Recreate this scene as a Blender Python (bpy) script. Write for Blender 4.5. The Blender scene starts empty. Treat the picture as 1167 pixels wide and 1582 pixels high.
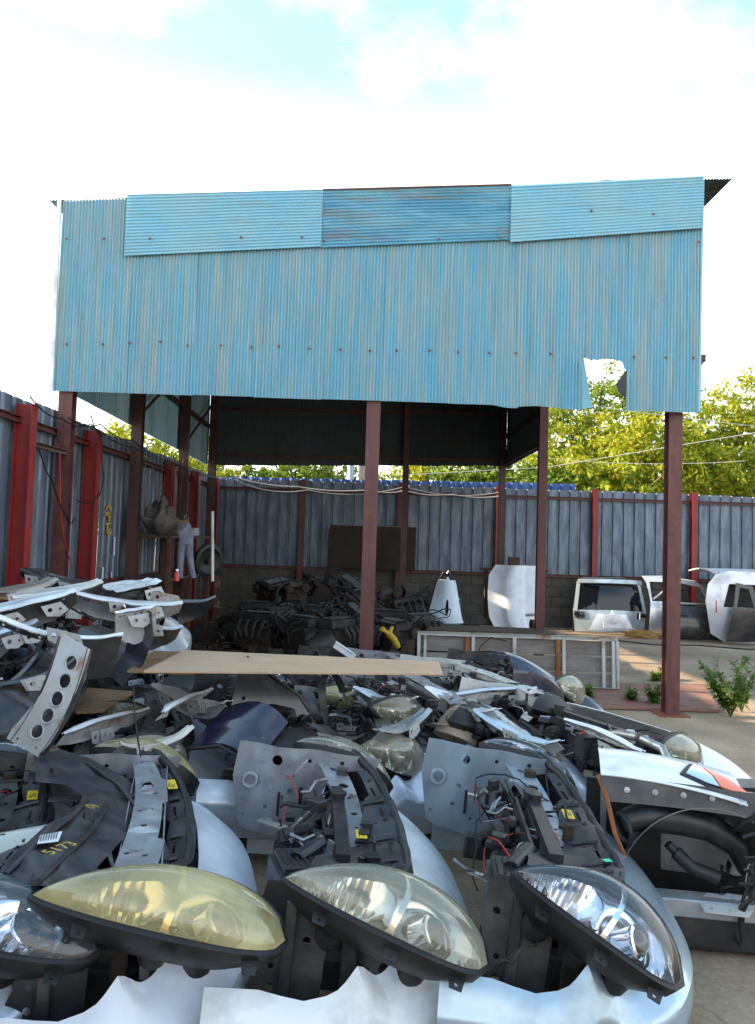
import bpy, bmesh, math, random
from mathutils import Vector, Matrix, geometry, noise
R = math.radians
S = bpy.context.scene
C = S.collection
# ------------------------------------------------------------------ camera
PITCH, ROLL, FPX = R(3.1), R(1.8), 1280.0
cd = bpy.data.cameras.new('camera'); cam = bpy.data.objects.new('camera', cd); C.objects.link(cam)
f_ = Vector((0, math.cos(PITCH), math.sin(PITCH)))
u0 = Vector((0, -math.sin(PITCH), math.cos(PITCH))); r0 = Vector((1, 0, 0))
cu = u0*math.cos(ROLL) - r0*math.sin(ROLL); cr = r0*math.cos(ROLL) + u0*math.sin(ROLL)
M3 = Matrix((cr, cu, -f_)).transposed()
EYE = Vector((0, 0, 1.6))
cam.matrix_world = Matrix.Translation(EYE) @ M3.to_4x4()
cd.sensor_fit = 'VERTICAL'; cd.sensor_height = 36; cd.lens = 36*FPX/1582
cd.shift_x = 7/1582; cd.shift_y = -25/1582
cd.clip_start = .05; cd.clip_end = 2000
S.camera = cam
# ------------------------------------------------------------------ sky, sun, exposure
SUN_EL, SUN_AZ = R(22.2), R(4)      # light comes from the left (-X), a touch from beyond
w = bpy.data.worlds.new('World'); S.world = w; w.use_nodes = True
nt = w.node_tree; N = nt.nodes; L = nt.links; N.clear()
sky = N.new('ShaderNodeTexSky'); sky.sky_type = 'NISHITA'; sky.sun_disc = False
sky.sun_elevation = SUN_EL; sky.sun_rotation = R(270) + SUN_AZ; sky.air_density = 1.0; sky.dust_density = 1.5; sky.ozone_density = 1.0
tc = N.new('ShaderNodeTexCoord'); mp = N.new('ShaderNodeMapping'); mp.inputs['Scale'].default_value = (1, 1, 1.7)
mp.inputs['Location'].default_value = (.75, .3, .2)
ns = N.new('ShaderNodeTexNoise'); ns.inputs['Scale'].default_value = 2.1; ns.inputs['Detail'].default_value = 7; ns.inputs['Roughness'].default_value = .55
rp = N.new('ShaderNodeValToRGB'); rp.color_ramp.elements[0].position = .53; rp.color_ramp.elements[1].position = .74; rp.color_ramp.elements[0].color = (.05,.05,.05,1)
mx = N.new('ShaderNodeMixRGB'); mx.inputs[2].default_value = (7.2, 7.4, 7.6, 1)
bg = N.new('ShaderNodeBackground'); bg.inputs['Strength'].default_value = .12
out = N.new('ShaderNodeOutputWorld')
L.new(tc.outputs['Generated'], mp.inputs[0]); L.new(mp.outputs[0], ns.inputs['Vector']); L.new(ns.outputs[0], rp.inputs[0])
sx = N.new('ShaderNodeSeparateXYZ'); L.new(tc.outputs['Generated'], sx.inputs[0])
hz = N.new('ShaderNodeMapRange'); hz.inputs[1].default_value = .34; hz.inputs[2].default_value = .53; hz.inputs[3].default_value = .85; hz.inputs[4].default_value = 0; hz.interpolation_type = 'SMOOTHSTEP'
L.new(sx.outputs['Z'], hz.inputs[0]); mxx = N.new('ShaderNodeMath'); mxx.operation = 'MAXIMUM'; L.new(hz.outputs[0], mxx.inputs[0]); L.new(rp.outputs[0], mxx.inputs[1])
cy = N.new('ShaderNodeMixRGB'); cy.blend_type = 'MULTIPLY'; cy.inputs[0].default_value = 1; cy.inputs[2].default_value = (1.6, 1.85, 1.7, 1); L.new(sky.outputs[0], cy.inputs[1])
L.new(mxx.outputs[0], mx.inputs[0]); L.new(cy.outputs[0], mx.inputs[1]); L.new(mx.outputs[0], bg.inputs[0]); L.new(bg.outputs[0], out.inputs[0])
sl = bpy.data.lights.new('sun', 'SUN'); sl.energy = 5.0; sl.angle = R(.6); sl.color = (1, .80, .55)
so = bpy.data.objects.new('sun', sl); C.objects.link(so)
sd = Vector((-math.cos(SUN_AZ)*math.cos(SUN_EL), math.sin(SUN_AZ)*math.cos(SUN_EL), math.sin(SUN_EL)))
so.rotation_euler = sd.to_track_quat('Z', 'Y').to_euler()
vs = S.view_settings; vs.view_transform = 'Standard'; vs.look = 'None'; vs.gamma = 1; vs.exposure = 1.5; vs.use_curve_mapping = False
# ------------------------------------------------------------------ helpers
def ray(px, py):
    x = (px-576)/FPX; y = -(py-766)/FPX
    return (cr*x + cu*y + f_)
def WY(px, py, Y):
    d = ray(px, py); return EYE + d*(Y/d.y)
def WZ(px, py, z):
    d = ray(px, py); return EYE + d*((z-EYE.z)/d.z)
def WX(px, py, X):
    d = ray(px, py); return EYE + d*(X/d.x)
def tag(o, label=None, cat=None, group=None, kind=None):
    if label: o['label'] = label
    if cat: o['category'] = cat
    if group: o['group'] = group
    if kind: o['kind'] = kind
    return o
def empty(name, loc=(0,0,0), rot=(0,0,0), sc=1.0, label=None, cat=None, group=None, parent=None):
    o = bpy.data.objects.new(name, None); C.objects.link(o); o.empty_display_size = .1
    o.location = loc; o.rotation_euler = rot; o.scale = (sc, sc, sc)
    if parent: o.parent = parent
    return tag(o, label, cat, group)
class MB:
    def __init__(s): s.v = []; s.f = []
    def add(s, vs_, fs):
        b = len(s.v); s.v += [Vector(p) for p in vs_]; s.f += [tuple(b+i for i in q) for q in fs]; return s
    def box(s, c, d, rot=None):
        hx, hy, hz = d[0]/2, d[1]/2, d[2]/2
        P = [Vector((x, y, z)) for x in (-hx, hx) for y in (-hy, hy) for z in (-hz, hz)]
        if rot is not None:
            m = rot if isinstance(rot, Matrix) else Matrix.Rotation(rot, 3, 'Z')
            P = [m @ p for p in P]
        return s.add([p+Vector(c) for p in P], [(0,1,3,2),(4,6,7,5),(0,4,5,1),(2,3,7,6),(0,2,6,4),(1,5,7,3)])
    def beam(s, a, b, w_, h, up=(0,0,1)):
        a = Vector(a); b = Vector(b); d = (b-a); ln = d.length; d.normalize(); u = Vector(up)
        if abs(d.dot(u)) > .98: u = Vector((0,1,0))
        x = d.cross(u).normalized(); u = x.cross(d)
        return s.box((a+b)/2, (w_, ln, h), Matrix((x, d, u)).transposed())
    def chan(s, a, b, w_, h, t=.012, up=(0,0,1), open_dir=1):
        # C channel
        a = Vector(a); b = Vector(b); d = (b-a).normalized(); u = Vector(up)
        if abs(d.dot(u)) > .98: u = Vector((0,1,0))
        x = d.cross(u).normalized(); u = x.cross(d)
        s.beam(a - x*(w_/2-t/2)*open_dir, b - x*(w_/2-t/2)*open_dir, t, h-.002, u)
        s.beam(a + u*(h/2-t/2), b + u*(h/2-t/2), w_, t, u)
        s.beam(a - u*(h/2-t/2), b - u*(h/2-t/2), w_, t, u)
        return s
    def hbeam(s, a, b, w_, h, t=.012, up=(0,0,1)):
        a = Vector(a); b = Vector(b); d = (b-a).normalized(); u = Vector(up)
        if abs(d.dot(u)) > .98: u = Vector((0,1,0))
        x = d.cross(u).normalized(); u = x.cross(d)
        s.beam(a, b, t, h-2*t, u)
        s.beam(a + u*(h/2-t/2), b + u*(h/2-t/2), w_, t, u)
        s.beam(a - u*(h/2-t/2), b - u*(h/2-t/2), w_, t, u)
        return s
    def tube(s, pts, r, n=8, cap=True):
        pts = [Vector(p) for p in pts]; rr = r if isinstance(r, (list, tuple)) else [r]*len(pts)
        b = len(s.v); ref = None
        for i, p in enumerate(pts):
            d = (pts[min(i+1, len(pts)-1)] - pts[max(i-1, 0)])
            d = d.normalized() if d.length > 1e-9 else Vector((0,0,1))
            if ref is None: ref = Vector((0,0,1)) if abs(d.z) < .9 else Vector((1,0,0))
            x = d.cross(ref).normalized(); y = x.cross(d).normalized(); ref = y
            for k in range(n):
                a = 2*math.pi*k/n; s.v.append(p + x*math.cos(a)*rr[i] + y*math.sin(a)*rr[i])
        for i in range(len(pts)-1):
            for k in range(n):
                s.f.append((b+i*n+k, b+i*n+(k+1)%n, b+(i+1)*n+(k+1)%n, b+(i+1)*n+k))
        if cap:
            s.f.append(tuple(b+k for k in range(n))[::-1]); s.f.append(tuple(b+(len(pts)-1)*n+k for k in range(n)))
        return s
    def lathe(s, o, ax, prof, n=16, ref=None):
        # prof: list of (height, radius)
        o = Vector(o); ax = Vector(ax).normalized()
        ref = Vector((0,0,1)) if abs(ax.z) < .9 else Vector((1,0,0))
        x = ax.cross(ref).normalized(); y = ax.cross(x); b = len(s.v)
        for h, r in prof:
            for k in range(n):
                a = 2*math.pi*k/n; s.v.append(o + ax*h + (x*math.cos(a) + y*math.sin(a))*r)
        for i in range(len(prof)-1):
            for k in range(n):
                s.f.append((b+i*n+k, b+i*n+(k+1)%n, b+(i+1)*n+(k+1)%n, b+(i+1)*n+k))
        if prof[0][1] > 1e-4: s.f.append(tuple(b+k for k in range(n))[::-1])
        if prof[-1][1] > 1e-4: s.f.append(tuple(b+(len(prof)-1)*n+k for k in range(n)))
        return s
    def torus(s, o, ax, R_, r, n=20, m=8):
        ax = Vector(ax).normalized(); ref = Vector((0,0,1)) if abs(ax.z) < .9 else Vector((1,0,0))
        x = ax.cross(ref).normalized(); y = ax.cross(x); b = len(s.v); o = Vector(o)
        for i in range(n):
            a = 2*math.pi*i/n; d = x*math.cos(a)+y*math.sin(a)
            for k in range(m):
                c = 2*math.pi*k/m; s.v.append(o + d*(R_+r*math.cos(c)) + ax*r*math.sin(c))
        for i in range(n):
            for k in range(m):
                s.f.append((b+i*m+k, b+((i+1)%n)*m+k, b+((i+1)%n)*m+(k+1)%m, b+i*m+(k+1)%m))
        return s
    def grid(s, fn, nu, nv, flip=False, th=0.0):
        P = [[Vector(fn(i/nu, j/nv)) for j in range(nv+1)] for i in range(nu+1)]
        b = len(s.v); W_ = nv+1
        for row in P: s.v += row
        def q(i, j, o=0, fl=False):
            t = (o+i*W_+j, o+(i+1)*W_+j, o+(i+1)*W_+j+1, o+i*W_+j+1)
            return t[::-1] if fl else t
        for i in range(nu):
            for j in range(nv): s.f.append(q(i, j, b, flip))
        if th:
            b2 = len(s.v)
            for i in range(nu+1):
                for j in range(nv+1):
                    a = P[min(i+1, nu)][j]-P[max(i-1, 0)][j]; c = P[i][min(j+1, nv)]-P[i][max(j-1, 0)]
                    n_ = a.cross(c)
                    n_ = n_.normalized() if n_.length > 1e-12 else Vector((0,0,1))
                    s.v.append(P[i][j] - n_*(th if not flip else -th))
            for i in range(nu):
                for j in range(nv): s.f.append(q(i, j, b2, not flip))
            for i in range(nu):
                s.f.append((b+i*W_, b2+i*W_, b2+(i+1)*W_, b+(i+1)*W_))
                s.f.append((b+i*W_+nv, b+(i+1)*W_+nv, b2+(i+1)*W_+nv, b2+i*W_+nv))
            for j in range(nv):
                s.f.append((b+j, b+j+1, b2+j+1, b2+j))
                s.f.append((b+nu*W_+j, b2+nu*W_+j, b2+nu*W_+j+1, b+nu*W_+j+1))
        return s
    def plate(s, outline, holes=(), fn=None, th=.003, step=None):
        """flat or bent sheet with real holes; fn(u,v,h) -> point"""
        fn = fn or (lambda u, v, h: (u, v, h))
        vs2 = []; ed = []
        def loop(pts):
            b = len(vs2); n = len(pts)
            for p in pts: vs2.append(Vector(p))
            for i in range(n): ed.append((b+i, b+(i+1)%n))
        if step:   # resample outline
            o2 = []
            for i in range(len(outline)):
                a = Vector(outline[i]); c = Vector(outline[(i+1)%len(outline)]); k = max(1, int((c-a).length/step))
                for j in range(k): o2.append(a.lerp(c, j/k))
            outline = o2
        loop(outline)
        for h in holes:
            if len(h) == 3 and not hasattr(h[0], '__len__'):
                cx, cy, r = h; loop([(cx+r*math.cos(2*math.pi*k/12), cy+r*math.sin(2*math.pi*k/12)) for k in range(12)])
            else: loop(h)
        def inside(pt, poly):
            c = False; n_ = len(poly); j_ = n_-1
            for i_ in range(n_):
                xi, yi = poly[i_][0], poly[i_][1]; xj, yj = poly[j_][0], poly[j_][1]
                if (yi > pt[1]) != (yj > pt[1]) and pt[0] < (xj-xi)*(pt[1]-yi)/(yj-yi)+xi: c = not c
                j_ = i_
            return c
        hp = [[(h[0]+h[2]*math.cos(2*math.pi*k/12), h[1]+h[2]*math.sin(2*math.pi*k/12)) for k in range(12)] if len(h) == 3 and not hasattr(h[0], '__len__') else h for h in holes]
        if step:
            xs = [p[0] for p in outline]; ys = [p[1] for p in outline]
            x = min(xs)+step/2
            while x < max(xs):
                y = min(ys)+step/2
                while y < max(ys):
                    q_ = (x+step*.03*math.sin(y*91), y+step*.03*math.cos(x*77))
                    if inside(q_, outline) and not any(inside(q_, h) for h in hp): vs2.append(Vector(q_))
                    y += step
                x += step
        try: V, E, F, _, _, _ = geometry.delaunay_2d_cdt(vs2, ed, [], 0, 1e-6)
        except Exception: return s
        F2 = []
        for q in F:
            c_ = (sum(V[i][0] for i in q)/len(q), sum(V[i][1] for i in q)/len(q))
            if inside(c_, outline) and not any(inside(c_, h) for h in hp): F2.append(q)
        F = F2
        b = len(s.v); n = len(V)
        s.v += [Vector(fn(p[0], p[1], 0)) for p in V]; s.v += [Vector(fn(p[0], p[1], -th)) for p in V]
        cnt = {}
        for q in F:
            q = tuple(q)
            s.f.append(tuple(b+i for i in q)); s.f.append(tuple(b+n+i for i in q[::-1]))
            for i in range(len(q)):
                a, c = q[i], q[(i+1)%len(q)]; k = (min(a, c), max(a, c)); cnt.setdefault(k, []).append((a, c))
        for k, l_ in cnt.items():
            if len(l_) == 1:
                a, c = l_[0]; s.f.append((b+a, b+n+a, b+n+c, b+c))
        return s
    def mesh(s, name):
        me = bpy.data.meshes.new(name); me.from_pydata([tuple(p) for p in s.v], [], s.f); me.validate(); return me
    def build(s, name, m, parent=None, smooth=None, bevel=0, recalc=True):
        me = s.mesh(name)
        if recalc or smooth:
            bm = bmesh.new(); bm.from_mesh(me)
            if recalc: bmesh.ops.recalc_face_normals(bm, faces=bm.faces)
            if smooth:
                for f in bm.faces: f.smooth = True
                for e in bm.edges:
                    if len(e.link_faces) == 2 and e.calc_face_angle(0) > R(smooth): e.smooth = False
            bm.to_mesh(me); bm.free()
        o = bpy.data.objects.new(name, me); C.objects.link(o)
        if m: me.materials.append(m)
        if parent: o.parent = parent
        if bevel:
            bv = o.modifiers.new('bevel', 'BEVEL'); bv.width = bevel; bv.segments = 1; bv.limit_method = 'ANGLE'; bv.angle_limit = R(50)
        return o
def copy_tree(o, parent=None):
    c = o.copy(); C.objects.link(c)
    if parent: c.parent = parent
    for ch in KIDS(o): copy_tree(ch, c)
    return c
def KIDS(o): return [x for x in list(C.objects) if x.parent is o]
def lerp(a, b, t): return a+(b-a)*t
def sm(x, a, b):
    t = max(0, min(1, (x-a)/(b-a))); return t*t*(3-2*t)
# ------------------------------------------------------------------ materials
def mat(name, col, rough=.6, metal=0.0, col2=None, sc=6.0, stretch=(1,1,1), lo=.4, hi=.62, bump=0.0, bsc=40.0, coat=0.0, dirt=None, dirt_amt=.5, dsc=3.0, dlo=.45, dhi=.7, detail=6, r2=None, spec=None, dstretch=None):
    m = bpy.data.materials.new(name); m.use_nodes = True
    nt = m.node_tree; N = nt.nodes; L = nt.links; P = N['Principled BSDF']
    P.inputs['Roughness'].default_value = rough; P.inputs['Metallic'].default_value = metal
    if coat: P.inputs['Coat Weight'].default_value = coat; P.inputs['Coat Roughness'].default_value = .12
    if spec is not None: P.inputs['Specular IOR Level'].default_value = spec
    tc = N.new('ShaderNodeTexCoord'); oi = N.new('ShaderNodeObjectInfo')
    off = N.new('ShaderNodeVectorMath'); off.operation = 'ADD'
    mul = N.new('ShaderNodeMath'); mul.operation = 'MULTIPLY'; mul.inputs[1].default_value = 37.0
    L.new(oi.outputs['Random'], mul.inputs[0]); L.new(tc.outputs['Object'], off.inputs[0]); L.new(mul.outputs[0], off.inputs[1])
    def nz(scale, st, det=detail, r=.6):
        mp = N.new('ShaderNodeMapping'); mp.inputs['Scale'].default_value = st
        n = N.new('ShaderNodeTexNoise'); n.inputs['Scale'].default_value = scale; n.inputs['Detail'].default_value = det; n.inputs['Roughness'].default_value = r
        L.new(off.outputs[0], mp.inputs[0]); L.new(mp.outputs[0], n.inputs['Vector']); return n
    cur = None
    if col2 is not None:
        n = nz(sc, stretch); rp = N.new('ShaderNodeValToRGB'); rp.color_ramp.elements[0].position = lo; rp.color_ramp.elements[1].position = hi
        rp.color_ramp.elements[0].color = (*col, 1); rp.color_ramp.elements[1].color = (*col2, 1)
        L.new(n.outputs[0], rp.inputs[0]); cur = rp.outputs[0]
    else:
        rgb = N.new('ShaderNodeRGB'); rgb.outputs[0].default_value = (*col, 1); cur = rgb.outputs[0]
    if dirt is not None:
        n = nz(dsc, dstretch or (1,1,1), 8, .65); mr = N.new('ShaderNodeMapRange'); mr.inputs[1].default_value = dlo; mr.inputs[2].default_value = dhi; mr.inputs[4].default_value = dirt_amt
        mx = N.new('ShaderNodeMixRGB'); mx.inputs[2].default_value = (*dirt, 1)
        L.new(n.outputs[0], mr.inputs[0]); L.new(mr.outputs[0], mx.inputs[0]); L.new(cur, mx.inputs[1]); cur = mx.outputs[0]
        ad = N.new('ShaderNodeMath'); ad.operation = 'MULTIPLY_ADD'; ad.inputs[1].default_value = .35; ad.inputs[2].default_value = rough; ad.use_clamp = True
        L.new(mr.outputs[0], ad.inputs[0]); L.new(ad.outputs[0], P.inputs['Roughness'])
    L.new(cur, P.inputs['Base Color'])
    if bump:
        n = nz(bsc, (1,1,1), 4); b = N.new('ShaderNodeBump'); b.inputs['Strength'].default_value = bump; b.inputs['Distance'].default_value = .01
        L.new(n.outputs[0], b.inputs['Height']); L.new(b.outputs[0], P.inputs['Normal'])
    return m
def paint(name, col, dirt=(.16,.13,.10), amt=.45, metal=0.0, rough=.3):
    return mat(name, col, rough, metal, coat=.5 if metal == 0 else .4, dirt=dirt, dirt_amt=amt, dsc=4, bump=.02, bsc=60)
MT = {}
MT['blue_sheet'] = mat('blue_sheet', (.12,.37,.50), .42, .0, col2=(.29,.38,.38), sc=3.2, stretch=(5,5,.30), lo=.40, hi=.64, dirt=(.15,.20,.18), dirt_amt=.6, dsc=4.0, dstretch=(9,9,.35), dlo=.46, dhi=.74, bump=.05, bsc=25)
MT['blue_sheet_clean'] = mat('blue_sheet_clean', (.20,.47,.60), .4, .0, col2=(.26,.48,.56), sc=2, dirt=(.25,.22,.16), dirt_amt=.55, dsc=2.6, dlo=.52, dhi=.8, dstretch=(.5,.5,3))
MT['blue_sheet_old'] = mat('blue_sheet_old', (.085,.29,.43), .5, .0, col2=(.17,.41,.52), sc=3, stretch=(.5,.5,3), dirt=(.26,.15,.08), dirt_amt=.7, dsc=2.4, dlo=.5, dhi=.72, dstretch=(.4,.4,4))
MT['back_sheet_shade'] = mat('back_sheet_shade', (.05,.085,.10), .6, .0, col2=(.08,.10,.11), sc=3, dirt=(.05,.045,.04), dirt_amt=.6)  # cladding colour darkened to carry the shade inside the shed
MT['oily'] = mat('floor_shade_tone', (.022,.019,.017), .75, .0, col2=(.06,.048,.04), sc=2.5, dirt=(.02,.018,.016), dirt_amt=.7, bump=.3, bsc=30)  # near-black floor tone with the shed's inside shade put into the colour
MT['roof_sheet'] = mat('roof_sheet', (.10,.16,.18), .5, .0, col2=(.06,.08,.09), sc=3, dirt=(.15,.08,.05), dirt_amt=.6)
MT['maroon'] = mat('maroon', (.085,.022,.022), .5, .0, col2=(.12,.035,.03), sc=5, stretch=(3,3,.5), dirt=(.20,.085,.04), dirt_amt=.6, dsc=7, dlo=.55, dhi=.72, bump=.05)
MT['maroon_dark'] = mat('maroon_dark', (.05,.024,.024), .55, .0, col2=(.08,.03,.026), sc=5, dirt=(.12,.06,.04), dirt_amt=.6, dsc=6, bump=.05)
MT['red_post'] = mat('red_post', (.30,.016,.016), .45, .0, col2=(.20,.016,.014), sc=4, stretch=(3,3,.6), dirt=(.14,.05,.03), dirt_amt=.6, dsc=5, dlo=.5, bump=.05)
MT['galv'] = mat('galv', (.095,.13,.18), .42, .35, col2=(.185,.23,.29), sc=4, stretch=(2,2,.5), dirt=(.13,.13,.12), dirt_amt=.6, dsc=5, dstretch=(5,5,.5), bump=.03)
MT['blue_fence'] = mat('blue_fence', (.03,.09,.30), .5, .0, col2=(.06,.14,.36), sc=4)
MT['block'] = mat('block', (.085,.078,.068), .95, 0, col2=(.13,.118,.10), sc=8, dirt=(.10,.09,.08), dirt_amt=.6, dsc=3, bump=.3, bsc=60)
MT['mortar'] = mat('mortar', (.14,.13,.12), .95, 0, col2=(.18,.17,.15), sc=10, bump=.3)
MT['ply'] = mat('ply', (.58,.385,.245), .6, 0, col2=(.46,.29,.17), sc=5, stretch=(.6,14,14), lo=.35, hi=.7, dirt=(.30,.22,.15), dirt_amt=.4, dsc=2.5)
MT['ply_old'] = mat('ply_old', (.33,.19,.085), .7, 0, col2=(.20,.105,.05), sc=5, stretch=(.7,12,12), lo=.35, hi=.7, dirt=(.13,.08,.05), dirt_amt=.7, dsc=3)
MT['brown_board'] = mat('brown_board', (.035,.023,.014), .8, 0, col2=(.022,.015,.010), sc=4)
MT['wood_dark'] = mat('wood_dark', (.09,.05,.028), .8, 0, col2=(.05,.03,.018), sc=4, stretch=(.8,.8,6))
MT['black_plastic'] = mat('black_plastic', (.010,.010,.011), .38, 0, col2=(.022,.022,.024), sc=7, dirt=(.09,.08,.065), dirt_amt=.40, dsc=5, dlo=.48, dhi=.72, bump=.06, bsc=90)
MT['rubber'] = mat('rubber', (.007,.007,.008), .5, 0, dirt=(.05,.045,.04), dirt_amt=.35, dsc=8, bump=.05)
MT['dusty_plastic'] = mat('dusty_plastic', (.014,.015,.020), .42, 0, col2=(.032,.033,.040), sc=6, dirt=(.14,.125,.10), dirt_amt=.5, dsc=4, bump=.08, bsc=60)
MT['steel_grey'] = mat('steel_grey', (.30,.31,.33), .33, .45, col2=(.42,.43,.45), sc=6, dirt=(.15,.12,.09), dirt_amt=.6, dsc=7, dlo=.47, dhi=.68, bump=.05)
MT['steel_dark'] = mat('steel_dark', (.035,.035,.037), .42, .3, col2=(.07,.07,.07), sc=6, dirt=(.12,.10,.08), dirt_amt=.5, dsc=6, bump=.05)
MT['steel_blue'] = mat('steel_blue', (.27,.33,.38), .33, .4, col2=(.38,.45,.51), sc=6, dirt=(.16,.14,.11), dirt_amt=.6, dsc=6, dlo=.48, dhi=.7, bump=.05)
MT['alu'] = mat('alu', (.42,.42,.41), .38, .8, col2=(.28,.28,.27), sc=8, dirt=(.10,.08,.06), dirt_amt=.7, dsc=8, bump=.12, bsc=70)
MT['iron'] = mat('iron', (.016,.014,.013), .75, .2, col2=(.05,.038,.03), sc=9, dirt=(.10,.055,.03), dirt_amt=.6, dsc=7, bump=.2, bsc=50)
MT['chrome'] = mat('chrome', (.80,.81,.83), .10, 1.0, bump=.02, bsc=15)
MT['alu_dark'] = mat('alu_dark', (.08,.078,.075), .55, .6, col2=(.06,.055,.05), sc=8, dirt=(.03,.025,.02), dirt_amt=.8, dsc=6, dlo=.4, bump=.12, bsc=70)  # darker version of alu for the engines
MT['rust'] = mat('rust', (.26,.085,.03), .85, 0, col2=(.14,.05,.025), sc=9, dirt=(.40,.17,.06), dirt_amt=.6, dsc=11, bump=.2)
MT['plate_rust'] = mat('plate_rust', (.24,.10,.065), .7, .1, col2=(.32,.17,.12), sc=2.2, dirt=(.15,.10,.08), dirt_amt=.7, dsc=3.5, bump=.1)
MT['frame_paint'] = mat('frame_paint', (.40,.41,.40), .6, 0, col2=(.5,.5,.48), sc=5, dirt=(.28,.12,.05), dirt_amt=.8, dsc=6, dlo=.55, dhi=.68, bump=.08)
MT['grey_board'] = mat('grey_board', (.17,.15,.14), .8, 0, col2=(.24,.21,.19), sc=4, stretch=(.5,4,4), dirt=(.1,.08,.06), dirt_amt=.5)
MT['yellow'] = mat('yellow', (.80,.55,.02), .45, 0, dirt=(.3,.2,.05), dirt_amt=.3)
MT['yellow_dull'] = mat('yellow_dull', (.55,.36,.03), .6, 0)
MT['orange_lens'] = mat('orange_lens', (.85,.16,.03), .15, 0, coat=.6)
MT['red_plastic'] = mat('red_plastic', (.45,.03,.02), .4, 0)
MT['green_sticker'] = mat('green_sticker', (.05,.55,.33), .5, 0)
MT['white_label'] = mat('white_label', (.72,.72,.72), .5, 0)
MT['ink'] = mat('ink', (.03,.03,.03), .6, 0)
MT['tan'] = mat('tan', (.52,.40,.31), .6, 0, col2=(.42,.31,.24), sc=5, dirt=(.2,.13,.09), dirt_amt=.5, bump=.05)
MT['cloth'] = mat('cloth', (.20,.21,.27), .9, 0, col2=(.12,.13,.17), sc=6)
MT['tarp'] = mat('tarp', (.07,.065,.06), .8, 0, col2=(.11,.10,.09), sc=6)
MT['straw'] = mat('straw', (.42,.27,.09), .9, 0, col2=(.30,.18,.06), sc=20)
MT['bamboo'] = mat('bamboo', (.55,.40,.17), .6, 0)
MT['glass_dark'] = mat('glass_dark', (.006,.008,.012), .04, 0)
MT['wire_pale'] = mat('wire_pale', (.42,.42,.42), .6, 0)
MT['bark'] = mat('bark', (.10,.075,.05), .9, 0, col2=(.15,.12,.09), sc=9)
PAINTS = dict(
 white=paint('paint_white', (.78,.79,.80), amt=.55), pearl=paint('paint_pearl', (.66,.69,.76), amt=.3), cream=paint('paint_cream', (.64,.61,.52)),
 silver=paint('paint_silver', (.60,.63,.69), metal=.5, rough=.28), bluesilver=paint('paint_bluesilver', (.42,.52,.60), metal=.5, rough=.28),
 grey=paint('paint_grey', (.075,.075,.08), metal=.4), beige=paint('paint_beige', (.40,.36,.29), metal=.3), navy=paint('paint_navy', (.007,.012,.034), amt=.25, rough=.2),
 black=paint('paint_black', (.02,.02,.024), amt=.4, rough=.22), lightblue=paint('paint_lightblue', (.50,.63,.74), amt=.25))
def lens_mat(name, tint, haze, hcol):
    m = bpy.data.materials.new(name); m.use_nodes = True; nt = m.node_tree; N = nt.nodes; L = nt.links; N.clear()
    o = N.new('ShaderNodeOutputMaterial'); t = N.new('ShaderNodeBsdfTransparent'); t.inputs[0].default_value = (*tint, 1)
    d = N.new('ShaderNodeBsdfDiffuse'); d.inputs[0].default_value = (*hcol, 1)
    g = N.new('ShaderNodeBsdfGlossy'); g.inputs['Roughness'].default_value = .06
    fr = N.new('ShaderNodeFresnel'); fr.inputs[0].default_value = 1.55
    tc = N.new('ShaderNodeTexCoord'); n = N.new('ShaderNodeTexNoise'); n.inputs['Scale'].default_value = 5; n.inputs['Detail'].default_value = 6
    mr = N.new('ShaderNodeMapRange'); mr.inputs[1].default_value = .35; mr.inputs[2].default_value = .68; mr.inputs[3].default_value = haze*.55; mr.inputs[4].default_value = min(1, haze*1.35)
    L.new(tc.outputs['Object'], n.inputs['Vector']); L.new(n.outputs[0], mr.inputs[0])
    m1 = N.new('ShaderNodeMixShader'); m2 = N.new('ShaderNodeMixShader')
    L.new(mr.outputs[0], m1.inputs[0]); L.new(t.outputs[0], m1.inputs[1]); L.new(d.outputs[0], m1.inputs[2])
    ml = N.new('ShaderNodeMath'); ml.operation = 'MULTIPLY_ADD'; ml.inputs[1].default_value = .9; ml.inputs[2].default_value = .03
    L.new(fr.outputs[0], ml.inputs[0]); L.new(ml.outputs[0], m2.inputs[0]); L.new(m1.outputs[0], m2.inputs[1]); L.new(g.outputs[0], m2.inputs[2]); L.new(m2.outputs[0], o.inputs[0])
    return m
LENS = dict(clear=lens_mat('lens_clear', (.97,.98,1), .06, (.6,.65,.7)), half=lens_mat('lens_half', (.96,.92,.80), .30, (.66,.62,.46)),
            yellow=lens_mat('lens_yellow', (.95,.82,.50), .46, (.70,.60,.30)), fog=lens_mat('lens_fog', (.93,.90,.80), .44, (.68,.63,.46)))
def ramp_mat(name): pass
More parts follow.
